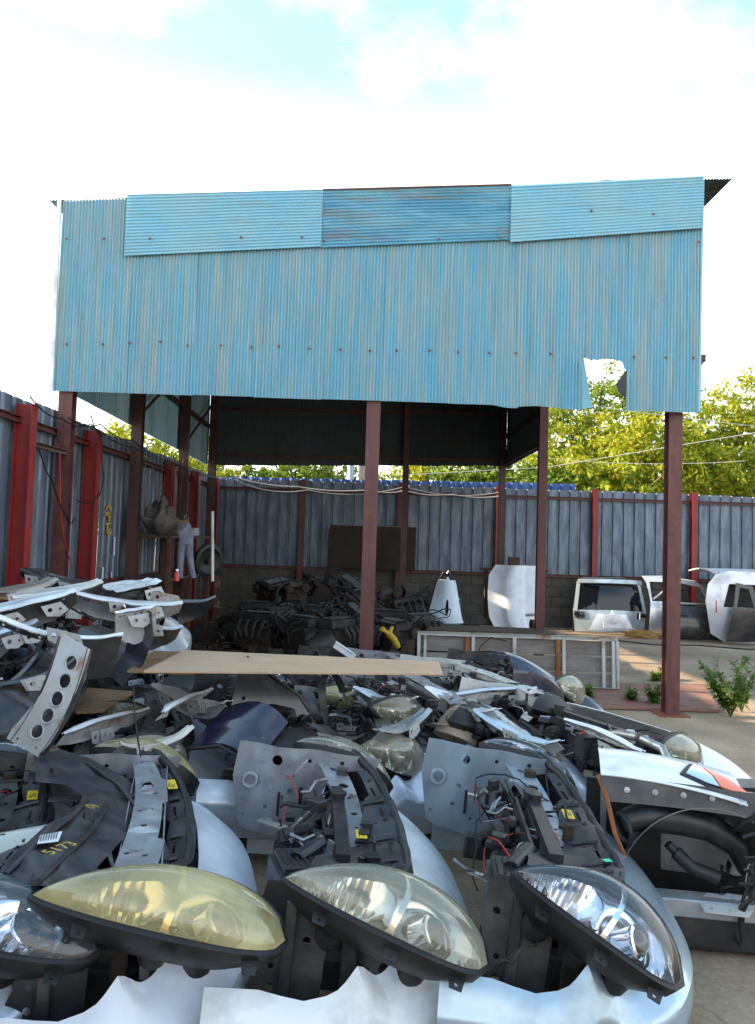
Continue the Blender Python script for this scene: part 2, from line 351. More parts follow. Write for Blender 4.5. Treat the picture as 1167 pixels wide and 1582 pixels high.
# ground: worn concrete with a dirt area
def ground_mat():
    m = bpy.data.materials.new('ground_concrete'); m.use_nodes = True; nt = m.node_tree; N = nt.nodes; L = nt.links; P = N['Principled BSDF']
    P.inputs['Roughness'].default_value = .92
    tc = N.new('ShaderNodeTexCoord')
    def nz(s, d=8, r=.6, st=(1,1,1)):
        mp = N.new('ShaderNodeMapping'); mp.inputs['Scale'].default_value = st
        n = N.new('ShaderNodeTexNoise'); n.inputs['Scale'].default_value = s; n.inputs['Detail'].default_value = d; n.inputs['Roughness'].default_value = r
        L.new(tc.outputs['Object'], mp.inputs[0]); L.new(mp.outputs[0], n.inputs['Vector']); return n
    a = nz(.9); rp = N.new('ShaderNodeValToRGB'); e = rp.color_ramp.elements
    e[0].position = .32; e[0].color = (.22,.15,.09,1); e[1].position = .70; e[1].color = (.46,.345,.23,1)
    L.new(a.outputs[0], rp.inputs[0])
    b = nz(35, 6, .7); mx = N.new('ShaderNodeMixRGB'); mx.blend_type = 'OVERLAY'; mx.inputs[0].default_value = .7
    L.new(rp.outputs[0], mx.inputs[1]); L.new(b.outputs[0], mx.inputs[2])
    vo = N.new('ShaderNodeTexVoronoi'); vo.feature = 'DISTANCE_TO_EDGE'; vo.inputs['Scale'].default_value = .55
    wa = nz(3, 4); vm = N.new('ShaderNodeVectorMath'); vm.operation = 'MULTIPLY_ADD'; vm.inputs[1].default_value = (.35,.35,.35)
    L.new(wa.outputs[1], vm.inputs[0]); L.new(tc.outputs['Object'], vm.inputs[2]); L.new(vm.outputs[0], vo.inputs['Vector'])
    mr = N.new('ShaderNodeMapRange'); mr.inputs[1].default_value = .0; mr.inputs[2].default_value = .006; mr.inputs[3].default_value = .35; mr.inputs[4].default_value = 0
    L.new(vo.outputs['Distance'], mr.inputs[0])
    m2 = N.new('ShaderNodeMixRGB'); m2.inputs[2].default_value = (.06,.045,.035,1)
    L.new(mr.outputs[0], m2.inputs[0]); L.new(mx.outputs[0], m2.inputs[1]); L.new(m2.outputs[0], P.inputs['Base Color'])
    bp = N.new('ShaderNodeBump'); bp.inputs['Strength'].default_value = .5; bp.inputs['Distance'].default_value = .01
    L.new(b.outputs[0], bp.inputs['Height']); L.new(bp.outputs[0], P.inputs['Normal'])
    return m
MT['ground'] = ground_mat()
def leaf_mat(name, c1, c2):
    m = bpy.data.materials.new(name); m.use_nodes = True; nt = m.node_tree; N = nt.nodes; L = nt.links; P = N['Principled BSDF']
    P.inputs['Roughness'].default_value = .6
    gi = N.new('ShaderNodeNewGeometry'); rp = N.new('ShaderNodeValToRGB'); rp.color_ramp.elements[0].color = (*c1, 1); rp.color_ramp.elements[1].color = (*c2, 1)
    L.new(gi.outputs['Random Per Island'], rp.inputs[0]); L.new(rp.outputs[0], P.inputs['Base Color'])
    tr = N.new('ShaderNodeBsdfTranslucent'); mxs = N.new('ShaderNodeMixShader'); mxs.inputs[0].default_value = .45
    L.new(rp.outputs[0], tr.inputs[0]); L.new(P.outputs[0], mxs.inputs[1]); L.new(tr.outputs[0], mxs.inputs[2]); L.new(mxs.outputs[0], N['Material Output'].inputs[0])
    return m
MT['leaf_yellow'] = leaf_mat('leaf_yellow', (.16,.25,.012), (.50,.46,.02))
MT['leaf_green'] = leaf_mat('leaf_green', (.05,.12,.012), (.26,.32,.02))
MT['weed'] = leaf_mat('weed', (.07,.15,.02), (.16,.26,.04))
rnd = random.Random(7)
# ================================================================== ground
g = MB(); g.add([(-150,-30,0),(150,-30,0),(150,250,0),(-150,250,0)], [(0,1,2,3)])
tag(g.build('ground', MT['ground'], recalc=False), kind='structure')
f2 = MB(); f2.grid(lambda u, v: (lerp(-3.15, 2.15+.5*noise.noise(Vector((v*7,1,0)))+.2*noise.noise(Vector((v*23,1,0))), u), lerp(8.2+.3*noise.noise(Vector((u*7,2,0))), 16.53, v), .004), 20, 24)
tag(f2.build('shed_floor_shade', MT['oily'], recalc=False), kind='structure')  # dark patch painting the shade under the roof onto the ground
# ================================================================== shed
ZB = 2.96
def ztop(x): return 4.88 + (x+3.17)/6.34*.41
shed = empty('metal_shed', (0, 8, 0), label='tall open shed clad in pale blue corrugated iron on maroon steel posts', cat='shed')
def P_(mb, name, m, smooth=None, bevel=0, parent=shed):
    for i, v in enumerate(mb.v): mb.v[i] = v - Vector(shed.location)
    return mb.build(name, m, parent, smooth, bevel)
def corr(x0, x1, zb, zt, fn, pitch=.0318, amp=.0078, rows=5, seed=0, n=6):
    """corrugated sheet; fn(s, z, off)->point, ridges run along z"""
    cols = max(4, int(round((x1-x0)/pitch*n))); rr = random.Random(seed); ph = rr.random()*6
    mb = MB(); V = []
    for j in range(rows+1):
        for i in range(cols+1):
            s = x0+(x1-x0)*i/cols; b = zb(s) if callable(zb) else zb; t = zt(s) if callable(zt) else zt
            z = b+(t-b)*j/rows
            o = amp*math.sin(2*math.pi*s/pitch) + .006*math.sin(s*5+ph)*math.sin(z*2.3+ph)+.004*noise.noise(Vector((s*3, z*2, seed)))
            V.append(fn(s, z, o))
    F = [(j*(cols+1)+i, j*(cols+1)+i+1, (j+1)*(cols+1)+i+1, (j+1)*(cols+1)+i) for j in range(rows) for i in range(cols)]
    return mb.add(V, F)
# facade sheets
xe = [-3.14, -2.42, -1.81, -1.19, -.56, .07, .70, 1.35, 1.985, 2.44, 3.13]
for k in range(10):
    x0, x1 = xe[k], xe[k+1]
    jb = rnd.uniform(-.012, .012)
    if k == 8:
        zb = lambda s: 3.435 + .012*math.sin(s*23)+.014*noise.noise(Vector((s*30,0,3))) - .10*sm(s, 2.37, 2.44)
    elif k == 7:
        zb = lambda s: 2.945 + .012*math.sin(s*9)
    elif k == 6: zb = lambda s: 2.955 - .025*sm(s, 1.1, 1.3)
    elif k == 9: zb = 2.94
    else: zb = ZB+jb*.5
    y = 8.0 - (.004 if k % 2 else 0)
    mb = corr(x0, x1+.028, zb, lambda s: ztop(s)-.03, lambda s, z, o, y=y: (s, y-o, z), rows=7, seed=k)
    P_(mb, 'corrugated_sheet', MT['blue_sheet'], 40)
# folded torn flaps beside the hole
mb = MB(); mb.grid(lambda u, v: (1.985+.03*v+.06*u*v, 7.985-.10*u, 3.42-.48*v), 6, 8, th=.002)
P_(mb, 'torn_flap', MT['blue_sheet_clean'], 40)
mb = MB(); mb.plate([(0,0),(-.09,-.14),(-.07,-.22),(-.005,-.30),(.02,-.1)], [], lambda u, v, h: (2.45+u, 8.04+h-.6*u, 3.36+v), .002)
P_(mb, 'torn_flap', MT['black_plastic'])
# horizontal overlay sheets along the parapet
def seg(a, b, Y): A = WY(*a, Y); B = WY(*b, Y); return lambda s: A.z+(B.z-A.z)*(s-A.x)/(B.x-A.x)
ovl = [((196,301),(499,293),(200,395),(499,381),'blue_sheet_clean',7.962), ((497,294),(794,286),(490,383),(794,370),'blue_sheet_old',7.972), ((790,286),(1087,271),(792,374),(1090,352),'blue_sheet_clean',7.955)]
for i, (a, b, c, d, m, Y) in enumerate(ovl):
    tp = seg(a, b, Y); bt = seg(c, d, Y); x0 = WY(*a, Y).x; x1 = WY(*b, Y).x
    h = tp(x0)-bt(x0); n = int(h/.0318*6); mb = MB(); V = []; cols = 14
    for j in range(n+1):
        for k in range(cols+1):
            s = x0+(x1-x0)*k/cols; t = j/n
            V.append((s, Y-.0075*math.sin(2*math.pi*j/6)-.006*math.sin(s*4+i)*math.sin(t*3), lerp(bt(s), tp(s), t)))
    mb.add(V, [(j*(cols+1)+k, j*(cols+1)+k+1, (j+1)*(cols+1)+k+1, (j+1)*(cols+1)+k) for j in range(n) for k in range(cols)])
    o = P_(mb, 'overlay_sheet', MT[m], 40)
    o['label'] = ['wide pale blue overlay sheet at the left of the parapet', 'darker weathered blue overlay sheet with rusty top edge', 'pale blue overlay sheet at the right of the parapet'][i]
# rusted top strip on middle overlay
A = WY(499,293,7.95); B = WY(790,285,7.95); mb = MB(); mb.beam(A, B, .02, .009); P_(mb, 'top_flashing', MT['rust'])
# screws
for (px, py) in [(102,368),(160,368),(102,531),(158,531),(200,530),(247,527),(289,533),(341,533),(388,536),(430,534),(478,538),(525,539),(571,541),(613,541),(664,541),(708,543),(756,545),(797,545),(851,546),(980,551),(1029,552),(1072,552),(231,368),(372,366),(466,366),(500,371),(678,369),(773,366),(914,325),(1010,330),(902,366),(955,363),(1080,373)]:
    p = WY(px, py, 7.975 if py > 375 else 7.94); mb = MB(); mb.lathe(p+Vector((0,.012,0)), (0,-1,0), [(0,.013),(.005,.012),(.006,.007),(.013,.006),(.014,0)], 8)
    P_(mb, 'screw', MT['rust'])
# corner flashing left / right
mb = MB(); mb.beam((-3.155,7.99,2.95), (-3.175,7.99,4.87), .035, .03, (0,1,0)); P_(mb, 'corner_flashing', PAINTS['white'])
mb = MB(); mb.beam((3.14,8.0,2.95), (3.16,8.0,5.25), .02, .03, (0,1,0)); P_(mb, 'corner_flashing', MT['blue_sheet_clean'])
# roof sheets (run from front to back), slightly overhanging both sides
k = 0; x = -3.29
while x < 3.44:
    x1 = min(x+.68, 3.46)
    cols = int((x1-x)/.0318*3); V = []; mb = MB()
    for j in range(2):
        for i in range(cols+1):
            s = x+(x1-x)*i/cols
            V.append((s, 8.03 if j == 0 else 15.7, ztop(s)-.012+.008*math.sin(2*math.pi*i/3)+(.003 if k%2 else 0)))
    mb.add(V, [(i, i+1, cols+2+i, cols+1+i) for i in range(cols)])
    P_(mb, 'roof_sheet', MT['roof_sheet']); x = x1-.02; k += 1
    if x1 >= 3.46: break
for y in (8.06, 9.3, 10.6, 11.9, 13.1, 14.3, 15.42):   # rafters
    mb = MB(); mb.chan((-3.12,y,ztop(-3.12)-.07), (3.13,y,ztop(3.13)-.07), .06, .10); P_(mb, 'rafter', MT['maroon_dark'])
# side and rear cladding
for k in range(12):
    y0 = 8.05+k*.622
    mb = corr(y0, y0+.64, lambda s: 3.01-.012*(s-8), ztop(-3.1)-.03, lambda s, z, o, k=k: (-3.13-(.004 if k%2 else 0)+o, s, z), rows=3, seed=20+k, n=4)
    P_(mb, 'corrugated_sheet', MT['blue_sheet'], 40)
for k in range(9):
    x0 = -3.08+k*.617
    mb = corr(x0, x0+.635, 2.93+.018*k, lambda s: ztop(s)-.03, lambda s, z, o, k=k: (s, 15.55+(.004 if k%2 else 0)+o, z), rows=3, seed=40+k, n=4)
    P_(mb, 'corrugated_sheet', MT['back_sheet_shade'], 40)
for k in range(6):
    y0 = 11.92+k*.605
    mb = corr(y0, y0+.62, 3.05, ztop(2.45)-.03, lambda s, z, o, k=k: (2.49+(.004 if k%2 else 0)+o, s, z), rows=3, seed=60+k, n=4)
    P_(mb, 'corrugated_sheet', MT['back_sheet_shade'], 40)
# posts
def post(x, y, m='maroon', w_=.135, d=.13, z0=.0, z1=None, open_dir=1):
    mb = MB(); mb.hbeam((x,y,z0), (x,y,z1 or ztop(x)-.03), w_, d, .010, (0,1,0)); P_(mb, 'post', MT[m])
    mb = MB(); mb.box((x,y,.006+z0), (w_+.16, d+.16, .012)); P_(mb, 'base_plate', MT['rust'])
post(-3.04, 8.12); post(-.02, 8.10); post(2.96, 8.17)
post(-3.02, 10.5, 'maroon_dark'); post(-3.02, 13.1, 'maroon_dark'); post(-3.02, 15.42, 'maroon_dark')
post(2.42, 11.85, 'maroon', .12, .12); post(2.40, 15.42, 'maroon_dark', .11); post(.6, 15.45, 'maroon_dark', .11)
# girts
mb = MB(); mb.beam((-3.08,8.09,3.02+.0), (3.1,8.09,3.02), .04, .05); mb2 = mb
def girt(a, b, m='maroon_dark', w_=.05, h=.06):
    mb = MB(); mb.beam(a, b, w_, h); P_(mb, 'girt', MT[m])
girt((-3.05,8.05,3.43), (1.95,8.05,3.43)); girt((-3.05,8.05,4.47), (3.1,8.05,4.47)); girt((1.99,8.05,3.50), (3.19,8.05,3.455))
girt((-3.07,8.2,3.72), (-3.07,15.4,3.62)); girt((-3.07,8.2,4.4), (-3.07,15.4,4.4)); girt((-3.0,15.49,3.1), (2.4,15.49,3.18)); girt((-3.0,15.49,4.0), (2.4,15.49,4.05))
girt((2.44,12,3.6), (2.44,15.4,3.6)); girt((2.44,11.9,3.1), (2.44,15.4,3.1)); girt((2.42,8.2,4.9),(2.42,11.8,4.85))
# bracket out of the front left post, seen in front of the fence
a = WY(40,683,7.6); b = WY(104,700,7.95); mb = MB(); mb.chan(a, b, .05, .05, .006); P_(mb, 'bracket_arm', MT['maroon_dark'])
mb = MB(); mb.beam(WY(86,688,8.0), WY(98,706,8.0), .02, .05); P_(mb, 'bracket_arm', MT['red_post'])
# end of a purlin poking out right
p = WY(1083,554,8.1); mb = MB(); mb.box(p, (.07,.06,.07)); P_(mb, 'girt_end', MT['maroon_dark'])
# diagonal braces high up on the left wall
girt((-3.0,13.2,3.1), (-3.0,15.3,4.1), w_=.03, h=.03); girt((-3.0,10.6,3.15), (-3.0,13.0,4.3), w_=.03, h=.03)
# tyre on the roof
t = MB(); p = Vector((2.33, 8.55, ztop(2.33))); t.torus((0,0,.068), (0,0,1), .20, .068, 28, 10)
o = t.build('tyre', MT['rubber'], None, 60); o.location = p+Vector((0,0,.012)); tag(o, 'old black tyre lying on top of the shed roof', 'tyre')
# ================================================================== boundary fence, left
lf = empty('boundary_fence', (-3.15, 8, 0), label='galvanised sheet fence with bright red posts along the left side', cat='fence')
bf = empty('boundary_fence', (2, 16.5, 0), label='galvanised sheet fence on block wall across the rear of the yard', cat='fence')
def Q_(par, mb, name, m, smooth=None, bevel=0):
    for i, v in enumerate(mb.v): mb.v[i] = v - Vector(par.location)
    return mb.build(name, m, par, smooth, bevel)
def trap(s, per=.215):   # ribbed deck profile
    u = (s % per)/per
    if u < .70: return 0
    if u < .78: return (u-.70)/.08
    if u < .92: return 1
    return 1-(u-.92)/.08
def fence_sheet(par, s0, s1, zb, zt, fn, seed, depth=.028):
    brk = sorted(set([s0, s1]+[s0+.215*k+.215*f for k in range(int((s1-s0)/.215)+1) for f in (.0,.70,.78,.92) if s0 < s0+.215*k+.215*f < s1]))
    mb = MB(); V = []; rr = random.Random(seed); dz = rr.uniform(-.015,.015); rows = 5
    for j in range(rows+1):
        for s in brk:
            z = zb+(zt+dz-zb)*j/rows
            V.append(fn(s, z, depth*trap(s-s0+1e-6)+.006*math.sin(z*3+seed)*math.sin(s*4)))
    n = len(brk)
    mb.add(V, [(j*n+i, j*n+i+1, (j+1)*n+i+1, (j+1)*n+i) for j in range(rows) for i in range(n-1)])
    Q_(par, mb, 'fence_sheet', MT['galv'])
for k in range(29):
    s0 = -2.0+k*.645
    if s0 > 16.4: break
    fence_sheet(lf, s0, s0+  .655, .995, 2.78, lambda s, z, o, k=k: (-3.17-o-(.003 if k%2 else 0), s, z), k)
for k in range(24):
    s0 = -3.15+k*.645
    fence_sheet(bf, s0, s0+.655, 1.0, 2.74-.003*s0, lambda s, z, o, k=k: (s, 16.52+o+(.003 if k%2 else 0), z), 50+k)
# thin light seam strips
y = 7.22-1.75*5
while y < 16.3:
    if abs(y-10.72) > .1:
        mb = MB(); mb.hbeam((-3.06,y,0), (-3.06,y,2.70), .13, .15, .01, (1,0,0)); Q_(lf, mb, 'post', MT['red_post'])
    y += 1.75
for x in (-1.40, .55, 2.5, 4.42, 6.38, 8.33, 10.3):
    mb = MB(); mb.hbeam((x,16.44,.0), (x,16.44,2.76), .11, .11, .01, (0,1,0)); Q_(bf, mb, 'post', MT['red_post'] if x > 2 else MT['maroon'])
for z in (1.02, 2.56):
    mb = MB(); mb.chan((-3.11,-2,z), (-3.11,16.4,z), .045, .06, .006); Q_(lf, mb, 'rail', MT['maroon'])
    mb = MB(); mb.chan((-3.1,16.47,z), (12.3,16.47,z), .045, .06, .006); Q_(bf, mb, 'rail', MT['maroon'])
# yellow brush marks and white smears on the left fence
def stroke(pts, r, m, Y=None, name='painted_mark', par=lf, X=-3.145):
    P = [WX(px, py, X) for px, py in pts]; mb = MB()
    for i in range(len(P)-1):
        a, b = P[i], P[i+1]; d = (b-a).normalized(); n = Vector((1,0,0)).cross(d)*r; e = d*r*.5
        mb.add([a-n-e, a+n-e, b+n+e, b-n+e], [(0,1,2,3)])
    Q_(par, mb, name, m)
for pts in ([(164,787),(168,779),(172,789)], [(163,795),(169,792),(171,798),(166,801),(171,805),(169,811),(164,809)], [(165,815),(170,813),(168,818),(164,820),(167,825),(172,823)]):
    stroke(pts, .018, MT['yellow_dull'])
for pts, r in (([(177,832),(176,856)], .03), ([(159,878),(158,898)], .03), ([(172,885),(173,899)], .02)): stroke(pts, r, MT['white_label'], name='paint_smear')
# block walls below the sheets
def block_wall(par_label, loc, axis, s0, s1, sbuilt0, sbuilt1):
    e = empty('block_wall', loc, label=par_label, cat='wall')
    mb = MB()
    if axis == 'x': mb.box(((s0+s1)/2, 16.60, .495), (s1-s0, .10, .99))
    else: mb.box((-3.27, (s0+s1)/2, .525), (.10, s1-s0, 1.05))
    Q_(e, mb, 'mortar_core', MT['mortar'])
    base = MB(); base.box((0,0,0), (.39,.03,.185)); me = None
    for r in range(5):
        s = sbuilt0+(.2 if r%2 else 0)
        while s < sbuilt1:
            if me is None:
                o = base.build('block', MT['block'], e, bevel=.004); me = o.data
            else:
                o = bpy.data.objects.new('block', me); C.objects.link(o); o.parent = e
                bv = o.modifiers.new('bevel','BEVEL'); bv.width=.004; bv.segments=1
            jit = rnd.uniform(-.003,.003)
            if axis == 'x': o.location = Vector((s, 16.54+jit, .10+.2*r))-Vector(loc)
            else: o.location = Vector((-3.20+jit, s, .10+.2*r))-Vector(loc); o.rotation_euler = (0,0,R(90))
            s += .40
block_wall('low grey concrete block wall under the rear sheet fence', (2,16.6,0), 'x', -3.2, 12.4, -3.0, 9.5)
block_wall('low grey concrete block wall under the left sheet fence', (-3.26,8,0), 'y', -2, 16.5, 6.3, 16.4)
# blue fence strip seen above the rear fence
bl = empty('blue_fence', (0,17.3,0), label='deep blue ribbed sheet fence just behind the rear galvanised fence', cat='fence')
zA = WY(360,737,17.3); zB = WY(870,747,17.3)
k = 0; x = zA.x-.4
while x < zB.x:
    zt = lerp(zA.z, zB.z, (x-zA.x)/(zB.x-zA.x))+rnd.uniform(-.01,.01)
    V = []; mb = MB()
    for i in range(9):
        u = i/8; s = x+.42*u
        for z in (.0, zt): V.append((s, 17.3+.03*(1 if (i%4) in (1,2) else 0), z))
    mb.add(V, [(2*i, 2*i+2, 2*i+3, 2*i+1) for i in range(8)]); Q_(bl, mb, 'fence_sheet', MT['blue_fence']); x += .42
# small white building bits peeking over
for px, w_, m in ((541,.16,'lightblue'), (558,.14,'tan')):
    a = WY(px,748,19); b = WY(px,727,19); mb = MB(); mb.lathe((0,0,0), (0,0,1), [(0,w_/2),(b.z+.12,w_/2),(b.z+.13,w_/2+.03),(b.z+.17,w_/2+.03),(b.z+.2,0)], 14)
    o = mb.build('vent_pipe', PAINTS['lightblue'] if m == 'lightblue' else MT['tan'], None, 40); o.location = (a.x,19,0)
    tag(o, 'pale blue vent pipe rising behind the blue fence' if m == 'lightblue' else 'tan vent pipe rising behind the blue fence beside a blue one', 'pipe')
# ================================================================== trees
def leaf_crown(cx, cy, cz, rx, ry, rz, nclump, nleaf, ls, seed, droop=.3):
    rr = random.Random(seed); mb = MB(); V = mb.v; F = mb.f
    for c in range(nclump):
        while True:
            d = Vector((rr.uniform(-1,1), rr.uniform(-1,1), rr.uniform(-1,1)))
            if .2 < d.length <= 1: break
        k = .55+.55*rr.random(); d.normalize(); d *= k*(1+.28*noise.noise(d*2.3+Vector((seed*1.7,0,0))))
        ctr = Vector((cx+d.x*rx, cy+d.y*ry, cz+d.z*rz)); cr_ = rr.uniform(.20,.42)*min(rx,rz)*.48
        ax = Vector((rr.uniform(-1,1), rr.uniform(-1,1), rr.uniform(-.6,.9))).normalized()
        for l in range(nleaf):
            t = rr.gauss(0, .6); o = Vector((rr.gauss(0,.34), rr.gauss(0,.34), rr.gauss(0,.26)))
            p = ctr + ax*t*cr_ + o*cr_
            a = (ax*.6+Vector((rr.uniform(-1,1), rr.uniform(-1,1), rr.uniform(-1,.5)-droop))).normalized()
            b = a.cross(Vector((rr.uniform(-1,1), rr.uniform(-1,1), rr.uniform(-1,1)))).normalized()
            s = ls*rr.uniform(.6,1.3); n = len(V)
            V += [p, p+a*s*.5+b*s*.20, p+a*s, p+a*s*.5-b*s*.20]; F.append((n,n+1,n+2,n+3))
    return mb
def tree(px, Y, ytop, half_w, seed, m, label, nclump=190, nleaf=46, ls=.17, bottom=1.2):
    top = WY(px, ytop, Y); h = top.z; x = top.x
    e = empty('leafy_tree', (x, Y, 0), label=label, cat='tree', group='trees beyond the fence')
    rr = random.Random(seed); tr = MB(); tr.tube([(0,0,0),(.1,0,h*.3),(0,.1,h*.6),(.1,0,h*.85)], [.16,.12,.08,.03], 8)
    o = tr.build('trunk', MT['bark'], e, 60)
    for k in range(7):
        a = rr.uniform(0,6.28); z = h*rr.uniform(.25,.65); l = half_w*rr.uniform(.6,.95); lb = MB()
        lb.tube([(0,0,z), (math.cos(a)*l*.5, math.sin(a)*l*.5, z+h*.10), (math.cos(a)*l, math.sin(a)*l, z+h*.22)], [.06,.04,.012], 6); lb.build('limb', MT['bark'], e, 60)
    c = leaf_crown(0, 0, (h+bottom)/2, half_w, half_w*.8, (h-bottom)/2*.93, nclump, nleaf, ls, seed)
    c.build('crown', m, e, recalc=False)
    for k in range(2):   # loose sprays at the top for an uneven outline
        pass
tl = [  # px, Y, ytop, half width, material, label
 (885,23,622,1.6,'leaf_yellow','yellow-green leafy tree seen directly left of the hole in the shed cladding'),
 (925,24,540,2.1,'leaf_green','tall airy tree whose top shows through the hole in the cladding'),
 (985,21.5,630,1.7,'leaf_yellow','bright yellow-green tree behind the fence, left of the right front post'),
 (1060,26,640,2.4,'leaf_green','darker green tree behind the right front post of the shed'),
 (1095,21.5,668,1.3,'leaf_yellow','low bright yellow tree just right of the right front post'),
 (1135,24,588,1.9,'leaf_yellow','tall sunlit tree at the far right above the rear fence'),
 (1250,23,600,2.2,'leaf_green','green tree beyond the fence at the right edge of the yard'),
 (870,20.5,712,1.2,'leaf_green','small dark bush over the fence beside the inner right post'),
 (925,20.3,700,1.2,'leaf_yellow','round yellow-green bush right above the first red fence post'),
 (740,22,700,1.7,'leaf_green','bush whose leaves show in the gap under the right rear cladding'),
 (655,23,690,1.7,'leaf_yellow','yellowish tree showing under the rear cladding right of the middle post'),
 (470,24,690,1.9,'leaf_green','green tree showing under the rear cladding left of the middle post'),
 (1350,24,590,2.4,'leaf_yellow','yellow-green tree beyond the fence farthest to the right')]
for i, (px, Y, yt, hw, m, lab) in enumerate(tl): tree(px, Y, yt, hw, 100+i, MT[m], lab, nclump=int(110+70*hw))
for i, (px, Y, yt, hw, m, lab) in enumerate([(215,21,655,1.6,'leaf_yellow','sunlit tree just over the left fence by the second shed post'),(310,24,680,1.7,'leaf_yellow','tree showing in the gap over the left fence near the shed corner')]):
    tree(px, Y, yt, hw, 150+i, MT[m], lab)
# wires
def cable(name, pts, r, m, label, cat, group=None, sag=0, n=12):
    P = []
    for i in range(len(pts)-1):
        a, b = Vector(pts[i]), Vector(pts[i+1])
        for k in range(n): t = k/n; P.append(a.lerp(b, t)-Vector((0,0,sag*4*t*(1-t))))
    P.append(Vector(pts[-1])); o0 = P[0].copy(); mb = MB(); mb.tube([p-o0 for p in P], r, 5)
    o = mb.build(name, m, None, 80); o.location = o0; return tag(o, label, cat, group)
cable('overhead_wire', [WY(600,735,19.5), WY(845,722,19), WY(1152,671,17.5), WY(1400,630,16)], .008, MT['wire_pale'], 'pale overhead wire rising to the right in front of the trees', 'wire')
cable('overhead_wire', [WY(860,618,19), WY(960,634,19), WY(1152,657,19), WY(1400,690,19)], .008, MT['wire_pale'], 'upper pale wire sloping down to the right across the treetops', 'wire', n=4)
cable('overhead_wire', [WY(848,708,20), WY(1152,712,18.5)], .006, MT['wire_pale'], 'faint wire hanging low across the tree behind the right post', 'wire', sag=.1)
cable('cable', [WY(362,737,16.35), WY(460,752,16.35), WY(570,757,16.3), WY(625,758,16.35), WY(700,764,16.3), WY(775,766,16.35)], .014, MT['wire_pale'], 'grey cable strung along the top of the rear fence inside the shed', 'cable', sag=.05)
cable('cable', [WY(362,741,16.3), WY(475,757,16.3), WY(625,752,16.3), WY(775,760,16.3)], .010, MT['wire_pale'], 'thinner cable sagging below the rear fence top', 'cable', sag=.12)
for i, (pts, lab) in enumerate([([(46,612),(95,646),(140,655),(208,692),(290,722),(345,737)],'dark cable looped along the top of the left fence'),([(105,645),(155,655),(205,680),(262,712),(335,738)],'second dark cable drooping below the left fence top'),([(140,640),(156,672),(160,740),(150,768),(118,772)],'black cable hanging in a loop behind the third red post'),([(60,690),(80,740),(105,800),(115,800)],'black cable dangling between the first two left posts')]):
    P = [WX(a, b, -2.96) for a, b in pts]; cable('cable', P, .007, MT['rubber'], lab, 'cable', sag=.05)
P = [WX(a, b, -2.97) for a, b in [(92,700),(93,780),(98,830),(112,880)]]; cable('cable', P, .006, MT['red_plastic'], 'thin red cord hanging down beside the front left post', 'cord')
for k in range(5):
    P = [WX(225+k*14+rnd.uniform(-4,4), b, -2.95) for b in (712, 745, 780, 805)]
    P = [p+Vector((0,0,rnd.uniform(-.08,.08))) for p in P]
    cable('dead_vine', P, .006, MT['bark'], ['leftmost','second','middle','fourth','rightmost'][k]+' dry brown vine hanging down the left fence over the shelf', 'vine', 'dry vines hanging over the shelf')
